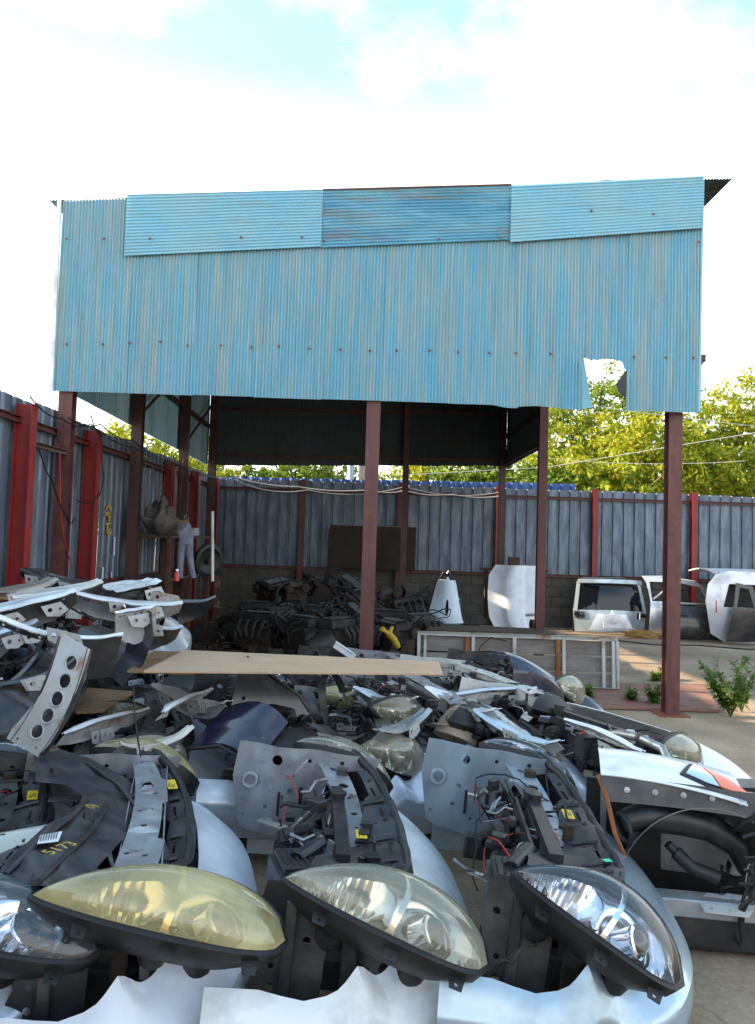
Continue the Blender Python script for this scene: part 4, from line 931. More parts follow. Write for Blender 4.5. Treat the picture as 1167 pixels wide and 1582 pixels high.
LC = (.22,-.80,.52)
def FL(px, py, z, label, rot, **k): return FE(px, py, z, label, rot, local=LC, **k)
FL(22, 1180, .48, 'beige front end at the left edge with pale fogged lamp, behind the nearest row', (0,2,14), paint_='beige', lens='fog', shape='wide', support='bar', seed=11, cover='black', sc=.95)
FL(226, 1176, .48, 'silver-grey front end with rounded fogged lamp behind the pearl white one', (0,1,14), paint_='silver', lens='fog', shape='wide', support='bar', apron='steel_dark', seed=12, sc=.92)
FL(436, 1160, .54, 'silver front end with clear block lamp, left of the centre steel apron', (0,3,11), paint_='silver', lens='clear', shape='block', support='curved', apron='steel_dark', seed=13, amber=True, sc=.92)
FL(606, 1172, .47, 'silver front end with dull yellow lamp between the two pale aprons', (0,0,8), paint_='silver', lens='fog', shape='wide', support='bar', seed=14, cover='wide', sc=.9)
FL(826, 1184, .48, 'silver front end with yellowing lamp behind the blue-silver one at the right', (0,3,8), paint_='silver', lens='half', shape='wide', support='bar', apron='frame_paint', seed=15, sc=.92, bulge=1.3, bump_top=.03)
FL(1062, 1176, .52, 'large white front end with open bay and battery at the right end of the pile', (0,6,24), paint_='white', lens='fog', shape='wide', support='curved', apron='frame_paint', seed=16, cover=None, sc=1.0, D=.60, bulge=1.9, seal=False, bump_top=.09)
# ---------------- third row
FL(266, 1068, .55, 'white front end with small fogged lamp by the plywood in the left of the pile', (4,-4,25), paint_='white', lens='fog', shape='block', support='bar', apron='frame_paint', seed=21, cover=None)
FL(190, 1118, .50, 'cream front end cut open behind the left stack', (-5,8,5), paint_='cream', lens='half', shape='wide', support='bar', apron='frame_paint', seed=22, sc=.9)
FL(425, 1105, .56, 'dark grey front end with open bay behind the navy bonnet corner', (0,0,12), paint_='grey', lens='clear', shape='block', support='curved', apron='steel_dark', seed=23, cover=None, sc=.95)
FL(524, 1084, .52, 'pale silver front end with yellow lamp right of the dark upright fender', (0,2,6), paint_='lightblue', lens='yellow', shape='wide', support='bar', apron='steel_dark', seed=24, sc=.8)
FL(618, 1110, .56, 'purple-grey front end with bare radiator in the middle of the pile', (0,0,12), paint_='grey', lens='fog', shape='wide', support='curved', apron='steel_dark', seed=25, sc=.92)
FL(720, 1118, .58, 'front end of bare steel and hoses right of the pile centre', (0,2,16), paint_='silver', lens='fog', shape='block', support='bar', apron='steel_grey', seed=26, cover=None)
FL(842, 1098, .56, 'white-edged front end just in front of the navy bonnet', (0,2,18), paint_='white', lens='fog', shape='block', support='bar', apron='frame_paint', seed=27, cover=None, sc=.95)
FL(885, 1068, .48, 'navy blue front end with bonnet and fogged lamp before the rusty frame', (0,3,20), paint_='navy', lens='fog', shape='wide', support='curved', apron='steel_dark', seed=28, fender=(.42,0), sc=.9)
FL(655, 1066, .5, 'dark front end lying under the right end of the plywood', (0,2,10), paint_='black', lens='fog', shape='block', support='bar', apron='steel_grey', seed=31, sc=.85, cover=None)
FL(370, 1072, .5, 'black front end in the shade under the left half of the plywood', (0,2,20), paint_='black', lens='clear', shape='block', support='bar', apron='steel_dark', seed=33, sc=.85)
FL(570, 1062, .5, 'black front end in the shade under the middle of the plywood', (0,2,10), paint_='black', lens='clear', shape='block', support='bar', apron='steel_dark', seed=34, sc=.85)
# ---------------- stack on the left
G2 = 'car front ends stacked along the left fence'
for i, (X, Y, z, rz, p_, lab) in enumerate([(-2.0,4.6,.0,10,'black','black front end at the bottom of the left stack'),(-2.2,5.9,.0,12,'grey','grey front end on the ground behind the left stack'),(-2.25,4.55,.50,12,'black','black front end lying on top of the left stack near the camera'),(-2.3,5.8,.50,15,'grey','grey front end on the second layer of the left stack'),(-2.1,7.2,.0,15,'black','black front end farthest back on the left by the shed post'),(-2.2,7.1,.45,10,'silver','silver front end on the second layer close to the shed post')]):
    front_end(lab, (X, Y, z), (R([4,0,5,-6,0,5][i]), R([0,0,3,-4,0,3][i]), R(rz)), .85, None, p_, lens='fog', shape='block', support='bar', apron=['steel_dark','steel_dark','steel_grey','frame_paint'][i % 4], seed=40+i, group=G2, cover=None if i > 1 else 'black', lights=(0,0) if i in (0,2,3) else (1,1))
# thin wing panels lying across the stack: light lip on top, dark inside hanging below, arch cut out
def wing_strip(label, a, b, drop, pm, w_=.10, arch=None, sag=.03, seed=0, inner='steel_dark', holes=3):
    rr = random.Random(seed); a = Vector(a); b = Vector(b); d = b-a; Lw = d.length; d.normalize(); dn = Vector((0,.18,-1)); dn = (dn-d*dn.dot(d)).normalized(); bk = d.cross(dn)
    if bk.y < 0: bk = -bk
    e = empty('loose_wing', a, (0,0,0), 1, label, 'fender', 'wing panels thrown on the left stack')
    def up(u): return -sag*math.sin(math.pi*u)+.0015*math.sin(u*17+seed)-.012*sm(u,.86,1)
    mb = MB(); mb.grid(lambda u, v: d*(Lw*u) - dn*(up(u)*-1) + bk*(w_*v*(.45+.55*sm(u,0,.18)*(1-.7*sm(u,.6,1)))) - dn*(.012*v-.012*sm(v,.4,.5)+.006*math.sin(v*3)), 20, 5, th=.003); mb.build('lip', PAINTS[pm], e, 40)
    ol = [(0,.008)]; n_ = 26
    for i in range(n_+1):
        u = i/n_; dd = drop*(.35+.65*math.sin(math.pi*(.12+.80*u))**.8)*(1+.10*noise.noise(Vector((u*9,seed,0))))
        if arch:
            c_, r_ = arch; q = 1-((u-c_)/r_)**2
            if q > 0: dd = min(dd, max(.035, drop*1.02-drop*1.05*q**.5))
        ol.append((Lw*u, dd))
    ol.append((Lw,.008)); hs = [(Lw*rr.uniform(.1,.9), .022, .007) for k in range(holes)]
    mb = MB(); mb.plate(ol, hs, lambda u, v, h: d*u + dn*(v-up(u/Lw)*-1) + bk*(h+.05*math.sin(v/drop*2.2)-.0), .003, .045); mb.build('inner_face', MT[inner] if inner in MT else PAINTS[inner], e, 40)
    for k in range(2):
        mb = MB(); u0 = rr.uniform(.1,.7)*Lw; mb.plate([(0,0),(.10,.0),(.13,.05),(.08,.075),(.02,.06)], [(.04,.03,.012),(.09,.035,.007)], lambda u, v, h: d*(u0+u) + dn*(.02+v) - bk*(.015+h+.01*k), .003); mb.build('bracket', MT['frame_paint'], e)
    return e
W = WY
wing_strip('large grey wing panel with a long arch at the front left of the stack', W(-40,938,3.9), W(188,985,4.05), .24, 'white', .06, (.42,.40), -.06, 1, 'steel_dark', 6)
wing_strip('white-lipped wing panel along the upper left of the stack', W(-30,952,4.2), W(118,916,4.4), .14, 'white', .16, None, 0, 2, 'steel_dark')
wing_strip('cream wing panel lying level above the arched grey one', W(20,925,4.6), W(160,902,4.9), .12, 'cream', .18, (.5,.3), -.02, 3)
wing_strip('white wing panel pointing right at the top centre of the left stack', W(105,915,4.7), W(282,935,5.0), .12, 'white', .12, None, -.03, 4, 'steel_grey', 5)
wing_strip('white triangular panel end at the top of the left stack beside the red bottle', W(180,915,5.0), W(250,900,5.3), .06, 'white', .22, None, 0, 5)
wing_strip('dark brown pointed wing at the right tip of the left stack', W(225,905,5.2), W(332,926,5.3), .15, 'grey', .08, (.3,.25), -.06, 6, 'black_plastic')
wing_strip('pale grey wing reaching right beneath the white ones', W(190,935,4.8), W(280,972,4.9), .17, 'silver', .05, (.2,.25), -.05, 7, 'steel_dark')
wing_strip('tan crumpled panel at the upper left corner of the stack', W(-10,915,5.2), W(92,898,5.6), .06, 'beige', .2, None, -.03, 8, 'tan')
wing_strip('black wing piece leaning at the back of the left stack against the fence', W(30,880,6.3), W(130,902,6.3), .10, 'black', .2, None, -.04, 9, 'black_plastic')
wing_strip('narrow white panel strip halfway up the left stack', W(-20,985,4.1), W(60,962,4.3), .10, 'silver', .1, (.6,.3), 0, 10, 'steel_grey')
wing_strip('dark wing panel low in the front of the left stack', W(-30,1060,4.0), W(120,1020,4.25), .36, 'grey', .06, (.75,.5), -.04, 11, 'steel_dark')
wing_strip('steel bracket panel hanging at the right of the arched wing', W(178,948,4.5), W(242,938,4.6), .20, 'white', .05, None, 0, 12, 'frame_paint', 5)
for i, (P, m, lab) in enumerate([([(235,945),(238,985),(222,1025),(190,1062)],'navy','dark navy wing edge curving down the right side of the left stack'),([(150,990),(128,1030),(108,1090),(100,1150)],'black','black wing edge curving down behind the pillar with round holes')]):
    Pw = [W(a, b, 4.55-.25*i) for a, b in P]; o0 = Pw[0].copy(); mb = MB()
    def spl(t): 
        k = min(2, int(t*3)); f = t*3-k; return Pw[k].lerp(Pw[k+1], f)
    mb.grid(lambda u, v: spl(u)-o0+Vector((-.22*v*(1-.3*u), .25*v, .02*v)), 18, 6, th=.005); o = mb.build('wing_edge', PAINTS[m], None, 60); o.location = o0; tag(o, lab, 'fender')
fender_thing('silver-blue bonnet corner standing behind the yellow lamp', WY(497,1062,4.95), (0,-35,-60), 'lightblue', .5, .5)
# dark upright fender left of the pile centre: a leaf shaped sheet
o0 = WY(392,1078,4.9); mb = MB(); mb.plate([(-.16,-.20),(-.13,-.05),(-.09,.18),(-.05,.24),(.10,.12),(.26,.0),(.33,-.10),(.10,-.16),(-.02,-.22)], [(-.06,.0,.012),(.02,-.1,.009)], lambda u, v, h: (u, h+.5*u*.3+.05*math.sin(v*6), v), .004, .05)
e = empty('upright_fender', o0, (0,0,R(8)), 1, 'dark brown-black fender standing upright left of the pile centre', 'fender'); mb.build('sheet', PAINTS['black'], e, 40); mb = MB(); mb.tube([(-.05,-.03,.24),(.10,.02,.125),(.26,.06,.005),(.33,.08,-.095)], .010, 8); mb.build('edge_bead', MT['black_plastic'], e, 60)
o = wing_strip('white frame strip crossing the pile below the plywood offcut', WZ(100,1135,0.62), WZ(232,1098,0.6), 0.1, 'white', 0.05, None, 0.02, 30, 'frame_paint', 5); o['group'] = 'panel strips lying over the middle of the pile'
o = wing_strip('cream strip lying behind the yellowed rounded lamp', WZ(188,1150,0.66), WZ(300,1128,0.64), 0.08, 'cream', 0.08, (.5,.3), -0.05, 31, 'steel_grey', 5); o['group'] = 'panel strips lying over the middle of the pile'
o = wing_strip('white panel strip sloping down to the right below the plywood', WZ(232,1058,0.7), WZ(345,1090,0.6799999999999999), 0.09, 'white', 0.11, None, -0.05, 32, 'frame_paint', 5); o['group'] = 'panel strips lying over the middle of the pile'
o = wing_strip('short white strip crossing the sloping one under the plywood', WZ(255,1100,0.72), WZ(330,1068,0.7), 0.07, 'white', 0.05, (.5,.3), 0.02, 33, 'frame_paint', 5); o['group'] = 'panel strips lying over the middle of the pile'
o = wing_strip('silver bumper bar in the middle of the pile just before the plywood', WZ(545,1062,0.68), WZ(640,1082,0.66), 0.07, 'silver', 0.08, None, -0.05, 34, 'steel_grey', 5); o['group'] = 'panel strips lying over the middle of the pile'
o = wing_strip('white pointed strip right of the pile centre', WZ(655,1062,0.7), WZ(760,1100,0.6799999999999999), 0.08, 'white', 0.11, (.5,.3), -0.05, 35, 'frame_paint', 5); o['group'] = 'panel strips lying over the middle of the pile'
o = wing_strip('silver strip lying level behind the tan strut tower', WZ(700,1075,0.64), WZ(830,1066,0.62), 0.07, 'silver', 0.05, None, 0.02, 36, 'frame_paint', 5); o['group'] = 'panel strips lying over the middle of the pile'
o = wing_strip('pale panel strip behind the big blue-grey apron', WZ(730,1098,0.66), WZ(860,1150,0.64), 0.08, 'lightblue', 0.08, (.5,.3), -0.05, 37, 'frame_paint', 5); o['group'] = 'panel strips lying over the middle of the pile'
o = wing_strip('dark strip behind the middle steel apron', WZ(480,1120,0.62), WZ(560,1140,0.6), 0.06, 'grey', 0.08, None, -0.05, 40, 'steel_dark', 5); o['group'] = 'panel strips lying over the middle of the pile'
o = wing_strip('silver strip rising to the right behind the left edge of the blue apron', WZ(590,1130,0.66), WZ(668,1100,0.64), 0.07, 'silver', 0.11, (.5,.3), -0.05, 41, 'steel_grey', 5); o['group'] = 'panel strips lying over the middle of the pile'
o = wing_strip('white steel strip with holes inside the big white front end', WZ(870,1112,0.62), WZ(990,1165,0.6), 0.05, 'white', 0.05, None, 0.02, 42, 'frame_paint', 5); o['group'] = 'panel strips lying over the middle of the pile'
# pillar with five round holes
a = WY(112,992,3.7); b = WY(38,1155,3.62); e = empty('inner_pillar', b, label='pale steel pillar panel with five round holes leaning at the left', cat='car panel')
ax = (a-b); Lp = ax.length; ax.normalize(); wx = Vector((1,-.25,.30)); wx = (wx-ax*wx.dot(ax)).normalized(); nn = wx.cross(ax)
if nn.y > 0: nn = -nn
fnp = lambda u, v, h: wx*u + ax*v + nn*(h+.03*math.sin(math.pi*v/Lp)) + wx*(.06*math.sin(math.pi*v/Lp)) 
mb = MB(); mb.plate([(-.11,0),(.085,-.01),(.095,.06),(.085,Lp*.5),(.10,Lp),(-.07,Lp+.02),(-.075,Lp*.5),(-.115,.05)], [(.005+.004*k, .085+k*(Lp-.12)/4.6, .030) for k in range(5)]+[(-.06,.02,.006),(.05,.02,.006)], fnp, .003, .05)
mb.build('panel', MT['frame_paint'], e, 35)
for k in range(5):
    mb = MB(); c = fnp(.005+.004*k, .085+k*(Lp-.12)/4.6, .001); mb.torus(c, nn, .033, .004, 18, 6); mb.build('hole_lip', MT['frame_paint'], e, 60)
for sd in (-1, 1):
    mb = MB(); mb.grid(lambda u, v, sd=sd: fnp(sd*.085-.0*u, Lp*u, .002-.035*v), 12, 2, th=.003); mb.build('flange', MT['steel_dark'], e, 50)
# cream bumper piece at the left edge
e = empty('bumper_piece', WY(-22,1318,3.0), (0,0,R(38)), 1, 'cream plastic bumper piece with a small square hole at the left edge', 'bumper')
mb = MB(); mb.plate([(-.30,-.10),(.16,-.10),(.22,-.06),(.23,.03),(.17,.09),(-.30,.09)], [[(.03,-.02),(.06,-.02),(.06,.01),(.03,.01)]], lambda u, v, h: (u, v*.8+h*.3, .06*math.cos(v*14)+h), .005, .03); mb.build('skin', PAINTS['cream'], e, 40)
mb = MB(); mb.grid(lambda u, v: (lerp(-.30,.20,u), -.085-.02*v, .02-.10*v), 10, 3, th=.004); mb.build('lower_lip', PAINTS['cream'], e, 40)
# navy bonnet leaning in the pile
e = empty('navy_bonnet_corner', WY(365,1142,4.2), (R(25),R(14),R(-18)), 1, 'dark navy bonnet corner lying in front of the open dark front end', 'bonnet')
mb = MB(); mb.grid(lambda u, v: (lerp(-.17,.20,u), lerp(-.18,.16,v)+.03*math.sin(u*3), .10*math.sin(math.pi*u*.8)+.012*sm(v,.4,.5)), 14, 12, th=.006); mb.build('skin', PAINTS['navy'], e, 45)
mb = MB(); mb.tube([(-.17,-.18,0),(.0,-.155,.08),(.20,-.17,.06)], .010, 8); mb.build('edge_seal', MT['rubber'], e, 60)
# tan strut tower piece
e = empty('strut_tower', WY(712,1112,4.85), (R(-20),R(20),0), 1, 'tan-coloured strut tower cup lying among the front ends', 'car part')
mb = MB(); mb.lathe((0,0,0), (0,0,1), [(-.12,.13),(-.03,.115),(.03,.09),(.06,.075),(.065,.045),(.03,.035),(-.02,.03)], 22); mb.build('cup', MT['tan'], e, 40)
mb = MB(); mb.plate([(-.16,-.10),(.14,-.12),(.18,.02),(.12,.11),(-.10,.12),(-.18,.03)], [(0,0,.09),(-.12,-.03,.015),(.13,.03,.012)], lambda u, v, h: (u, v, -.05+h+.05*math.sin(u*6)), .004, .04); mb.build('flange', MT['tan'], e, 40)
# white front wing at the right with turn signal and open wheelhouse below
e = empty('white_quarter_cut', (0,0,0), (0,0,R(-8)), 1, 'white front quarter with orange turn signal and open dark wheelhouse at the right edge', 'car front')
o0 = WZ(930,1205,.66); e.location = o0; Wq = WZ(1150,1235,.60)-o0
mb = MB(); mb.grid(lambda u, v: (lerp(.0,.56,u)+.02*v, lerp(.04,.30,v)-.05*u*(1-v), .012+.05*math.sin(v*1.9)-.07*u**2+.0*v), 20, 12, th=.004); mb.build('fender_skin', PAINTS['white'], e, 40)
mb = MB(); mb.grid(lambda u, v: (lerp(.0,.80,u), .035-.03*v, .005-.09*v-.05*u**2), 20, 4, th=.006); mb.build('wing_rail', MT['steel_dark'], e, 40)
for k in range(6):
    mb = MB(); mb.lathe((.10+.11*k, .012, -.035-.04*((.10+.11*k)/.8)**2), (0,-1,.2), [(0,.013),(.005,.012),(.006,.006),(.010,.005),(.011,0)], 8); mb.build('bolt', MT['steel_grey'], e, 40)
mb = MB(); mb.tube([(-.01,.05,.005),(.02,.0,-.07),(.05,-.02,-.20),(.12,-.03,-.36)], .010, 6); mb.build('rusty_edge', MT['rust'], e, 60)
def whl(u, v):
    a = math.pi*(.02+.96*u); r = .36-.10*v
    return (.42-r*math.cos(a)*1.0, .0+.40*v, -.46+(r+.02)*math.sin(a)+.03*math.sin(u*9)*v)
mb = MB(); mb.grid(whl, 26, 10, th=.004); mb.build('wheelhouse', PAINTS['grey'], e, 50)
mb = MB(); mb.grid(lambda u, v: (.05+.74*u, .40+.02*math.sin(u*8), -.48+.42*v), 10, 8, th=.004); mb.build('inner_apron', MT['steel_grey'], e, 40)
mb = MB(); mb.tube([(.10,.05,-.17),(.18,.07,-.15),(.32,.10,-.16),(.45,.12,-.19),(.56,.12,-.26),(.60,.13,-.36)], [.045,.062,.066,.06,.05,.035], 14); mb.build('intake_duct', MT['black_plastic'], e, 60)
mb = MB(); mb.torus((.09,.02,-.19), (1,.4,.2), .055, .009, 20, 6); mb.build('duct_mouth', MT['rubber'], e, 60)
mb = MB(); mb.tube([(.30,.05,-.28),(.36,.03,-.33),(.46,.03,-.36)], .028, 12); mb.tube([(.27,.05,-.25),(.30,.05,-.28)], .018, 10); mb.build('hose', MT['rubber'], e, 60)
mb = MB(); mb.plate([(-.10,-.07),(.06,-.08),(.09,-.03),(.10,.06),(.02,.07),(.0,.05),(-.06,.06),(-.11,.0)], [(-.04,0,.022),(.03,.02,.014),(.05,-.045,.009),(-.07,-.045,.008),(.0,-.05,.008),(-.02,.045,.006)], lambda u, v, h: (.48+u, -.02+v, -.435+.15*v+h), .006, .03); mb.build('mount_plate', MT['frame_paint'], e)
mb = MB(); mb.beam((-.02,.0,-.46), (.80,.02,-.47), .10, .07); mb.build('cross_rail', MT['steel_grey'], e, bevel=.006)
mb = MB(); mb.box((.42,.42,-.35), (.86,.03,.5)); mb.build('bulkhead', MT['rubber'], e)
mb = MB(); mb.beam((-.05,.08,-.56), (.90,.10,-.56), .20, .16); mb.build('shade_filler', MT['black_plastic'], e, bevel=.02)  # black body added to stand in for the dark shade low down
mb = wires(random.Random(5), 16, ((.52,.82),(-.06,.20),(-.58,-.08)), .007, .7); mb.build('wiring', MT['rubber'], e, 60)['kind'] = 'stuff'
mb = wires(random.Random(8), 5, ((.56,.80),(-.08,.15),(-.40,-.05)), .004, .5); mb.build('bare_wiring', MT['wire_pale'], e, 60)['kind'] = 'stuff'
mb = MB(); mb.tube([(.64,-.06,.02),(.63,-.08,-.12),(.68,-.08,-.20),(.70,-.06,-.35)], .010, 8); mb.build('lever', MT['steel_grey'], e, 60)
fq = lambda x, y, h: Vector((x, y, .012+.05*math.sin(y/.3*1.9)-.07*(x/.56)**2+h))
lamp = [(.335,.10),(.42,.055),(.565,.035),(.60,.06),(.545,.13),(.47,.19),(.40,.22)]
mb = MB(); mb.plate([(x+(x-.47)*.08, y+(y-.12)*.12) for x, y in lamp], [], lambda u, v, h: fq(u, v, .006+h), .05, .05); hl = mb.build('headlight', MT['rubber'], e, 50)
mb = MB(); mb.plate([(.35,.10),(.42,.062),(.47,.055),(.46,.13),(.43,.20),(.405,.212)], [], lambda u, v, h: fq(u, v, .012+h), .004, .03); mb.build('clear_lens', MT['chrome'], hl, 60)
mb = MB(); mb.plate([(.475,.055),(.56,.04),(.59,.06),(.54,.125),(.465,.185),(.44,.195),(.465,.13)], [], lambda u, v, h: fq(u, v, .014+h), .005, .03); mb.build('turn_signal', MT['orange_lens'], hl, 60)
# battery on the large white front end
e = empty('car_battery', WZ(905,1140,.55), (0,0,R(10)), 1, 'dark battery box with red terminals in the white front end bay', 'battery')
mb = MB(); mb.box((.06,0,-.05), (.20,.12,.11)); mb.build('case', MT['black_plastic'], e, bevel=.006)
mb = MB(); mb.box((.06,0,.012), (.205,.125,.012)); mb.build('lid', MT['dusty_plastic'], e, bevel=.003)
for k in range(2):
    mb = MB(); mb.lathe((.0+.12*k,.03,.018), (0,0,1), [(0,.012),(.02,.010),(.02,0)], 8); mb.build('terminal', MT['red_plastic'] if k == 0 else MT['steel_grey'], e)
# big pipe in the white bay
e = empty('intercooler_pipe', WZ(940,1135,.62), (0,0,R(-20)), 1, 'pale aluminium pipe running across the white front end bay', 'pipe')
mb = MB(); mb.tube([(-.05,.08,-.02),(.05,.05,0),(.16,-.05,.01),(.27,-.15,-.01),(.30,-.22,-.06)], .022, 12); mb.build('pipe', MT['alu'], e, 60)
mb = MB(); mb.lathe((.16,-.05,.01), (.1,-.1,0), [(-.012,.026),(.012,.026)], 12); mb.build('clamp', MT['steel_dark'], e, 60)
# plywood --------------------------------------------------------------
def board(name, pxs, z, th, m, label, cat='plywood'):
    P = [WZ(px, py, z) for px, py in pxs]; c = sum(P, Vector())/4; mb = MB()
    mb.add([p-c for p in P]+[p-c-Vector((0,0,th)) for p in P], [(0,1,2,3),(7,6,5,4),(0,4,5,1),(1,5,6,2),(2,6,7,3),(3,7,4,0)])
    o = mb.build(name, m, None, bevel=.001); o.location = c; return tag(o, label, cat)
board('plywood_sheet', [(222,1036),(684,1040),(678,1022),(285,1004)], .90, .012, MT['ply'], 'long pale plywood sheet lying across the front ends before the shed')
board('plywood_sheet', [(196,1036),(300,1040),(330,1008),(236,1005)], .87, .012, MT['ply_old'], 'older brown plywood sheet under the left end of the pale one')
board('plywood_sheet', [(100,1100),(160,1097),(208,1068),(112,1060)], .62, .015, MT['ply_old'], 'small brown plywood offcut beside the left stack')
# ================================================================== things in the yard behind
# steel truck-bed side frame
Yg = 9.35; tl_ = WY(645,974,Yg+.1); tr_ = WY(953,986,Yg+.1); e = empty('truck_bed_gate', (tl_.x, Yg, 0), (R(-6),0,0), 1, 'steel truck bed side gate with grey boards and rusty uprights leaning before the shed', 'truck gate')
Wg = tr_.x-tl_.x; Hg = tl_.z
for z in (.02, Hg-.02):
    mb = MB(); mb.chan((0,0,z), (Wg,0,z-.0), .05, .045, .005, (0,0,1)); mb.build('rail', MT['frame_paint'], e)
for x, w_, m in ((.015,.035,'frame_paint'),(.085,.03,'frame_paint'),(.56,.05,'rust'),(.625,.035,'frame_paint'),(1.09,.04,'frame_paint'),(1.58,.05,'rust'),(1.645,.035,'frame_paint'),(2.09,.035,'frame_paint'),(2.20,.035,'frame_paint'),(Wg-.012,.03,'frame_paint')):
    mb = MB(); mb.chan((x,-.005,.04), (x,-.005,Hg-.04), w_, .035, .004, (0,1,0)); mb.build('upright', MT[m], e)
for k in range(3):
    mb = MB(); mb.box((Wg/2,.035,.11+k*(Hg-.06)/3), (Wg-.05,.015,(Hg-.06)/3-.02)); mb.build('board', MT['grey_board'], e)
for k in range(6):
    mb = MB(); x = .2+k*.37; mb.plate([(0,0),(.09,-.01),(.12,.02),(.06,.04),(.01,.035)], [], lambda u, v, h, x=x: (x+u, -.03+v, Hg+.006+h), .003); mb.build('hinge_scrap', MT['rust'] if k%2 else MT['ply'], e)
mb = MB(); mb.tube([(.62,-.03,.2),(.70,-.05,.45),(.82,-.04,.56),(1.0,-.05,.52)], .006, 6); mb.build('cable_end', MT['rubber'], e, 60)
# steel plate on the ground
board('steel_plate', [(560,1080),(1112,1097),(1090,1058),(600,1046)], .03, .022, MT['plate_rust'], 'flat rusty red-brown steel plate lying on the concrete under the right post', 'steel plate')
# broom
p = WZ(1012,986,.0); e = empty('broom', p, (0,0,R(-8)), 1, 'bamboo yard broom with a heap of straw bristles lying on the concrete', 'broom')
mb = MB(); rr = random.Random(3); V = mb.v
for k in range(500):
    a = Vector((rr.uniform(.0,.12), rr.gauss(0,.02), rr.uniform(.01,.08))); d = Vector((-rr.uniform(.25,.62), rr.gauss(0,.13), rr.uniform(-.03,.06))); n = len(V); w_ = Vector((0,.005,.004))
    V += [a-w_, a+w_, a+d+w_*.4+Vector((0,0,-.02)), a+d*.6-w_+Vector((0,0,.03))]; mb.f.append((n,n+1,n+2,n+3))
mb.build('bristles', MT['straw'], e, recalc=False)['kind'] = 'stuff'
mb = MB(); mb.tube([(-.02,0,.05),(.5,-.02,.03),(1.35,-.05,.02)], .014, 8); mb.build('handle', MT['bamboo'], e, 60)
mb = MB(); mb.lathe((.03,0,.05), (1,0,0), [(0,.035),(.06,.028)], 10); mb.build('binding', MT['rubber'], e, 60)
# white bonnet leaning, by the inner right post
b = WY(800,975,14.3); e = empty('car_bonnet', (b.x, 14.3, 0.05), (0,0,R(4)), 1, 'white car bonnet standing on edge by the inner right post of the shed', 'bonnet')
def bon(u, v):   # u across, v up
    zz = lerp(.05, 1.20, v); l = -.46-.05*math.sin(v*3.2)+.10*max(0,.22-v)/.22+.10*max(0,v-.85)/.15; r = .42
    x = lerp(l, r, u); return (x, .25*v+.10*math.sin(math.pi*u)*-1+.016*math.sin(u*12)*(v > .05) - .03*sm(u,.25,.3)+.03*sm(u,.62,.68), zz)
mb = MB(); mb.grid(bon, 26, 24, th=.012); mb.build('skin', PAINTS['pearl'], e, 30)
for x in (-.25, .12):
    mb = MB(); mb.grid(lambda u, v, x=x: (x+.22*u, -.075+.25*(.28+.05*v)-.02*math.sin(math.pi*v), .33+.05*v+.02*u), 8, 4, th=.004); mb.build('air_scoop', MT['steel_grey'], e, 40)
mb = MB(); mb.grid(lambda u, v: (lerp(-.40,.42,u), .32+.04*math.sin(u*9), lerp(.15,1.1,v)), 8, 8, th=.01); mb.build('underside_frame', MT['steel_dark'], e, 40)
b = WY(799,868,14.65); mb = MB(); mb.box((0,0,0), (.20,.12,.20)); o = mb.build('wooden_box', MT['wood_dark'], None, bevel=.01); o.location = (b.x, 15.0, b.z-.02+.0); tag(o, 'small brown box on the ledge above the white bonnet', 'box')
mb = MB(); mb.box((0,0,0), (1.2,.28,.04)); mb.box((-.5,0,-.45),(.05,.2,.86)); mb.box((.5,0,-.45),(.05,.2,.86)); o = mb.build('trestle', MT['wood_dark'], None); o.location = (b.x, 15.0, b.z-.145); tag(o, 'dark wooden trestle behind the white bonnet', 'trestle')
# pale fender standing on end
b = WY(686,962,13.2); e = empty('car_wing', (b.x, 13.2, b.z), (0,0,R(5)), 1, 'pale blue-white car wing standing on end in the shed opening', 'fender')
def wing(u, v):
    w_ = lerp(.31, .14, v**.8); x = lerp(-w_, w_, u); return (x+.02*v, .12*math.cos(u*3.1-1.5)*-1, lerp(.0,.74,v)+.06*abs(u-.45)*sm(v,.8,1)*-2)
ol = [(0,0),(1,0),(1,1),(.62,.93),(.5,1.0),(.38,.93),(0,1)]; hole = [(.52+.055*math.cos(2*math.pi*k/12), .34+.17*math.sin(2*math.pi*k/12)) for k in range(12)]
mb = MB(); mb.plate(ol, [hole], lambda u, v, h: Vector(wing(u,v))+Vector((0,h,0)), .006, .09); mb.build('skin', PAINTS['lightblue'], e, 40)
mb = MB(); mb.tube([(-.08,-.02,.70),(-.04,-.05,.80),(.0,-.03,.76),(.03,-.05,.82),(.08,-.02,.74),(.10,0,.66)], .020, 8); mb.build('hinge_edge', PAINTS['navy'], e, 60)
mb = MB(); mb.grid(lambda u, v: (lerp(-.28,.28,u)*(1-.5*v), .08, lerp(.02,.70,v)), 4, 6, th=.01); mb.build('inner_liner', MT['rubber'], e, 50)
board('scrap_plank', [(650,972),(860,980),(858,972),(655,963)], .42, .03, MT['wood_dark'], 'dark plank lying over the scrap behind the truck gate', 'plank')
mb = MB(); mb.tube([(-.06,0,0),(.06,0.02,0)], .09, 14); o = mb.build('oil_filter_can', MT['iron'], None, 40); o.location = WY(826,966,13.0); tag(o, 'short rusty drum lying beside the inner right post', 'can')
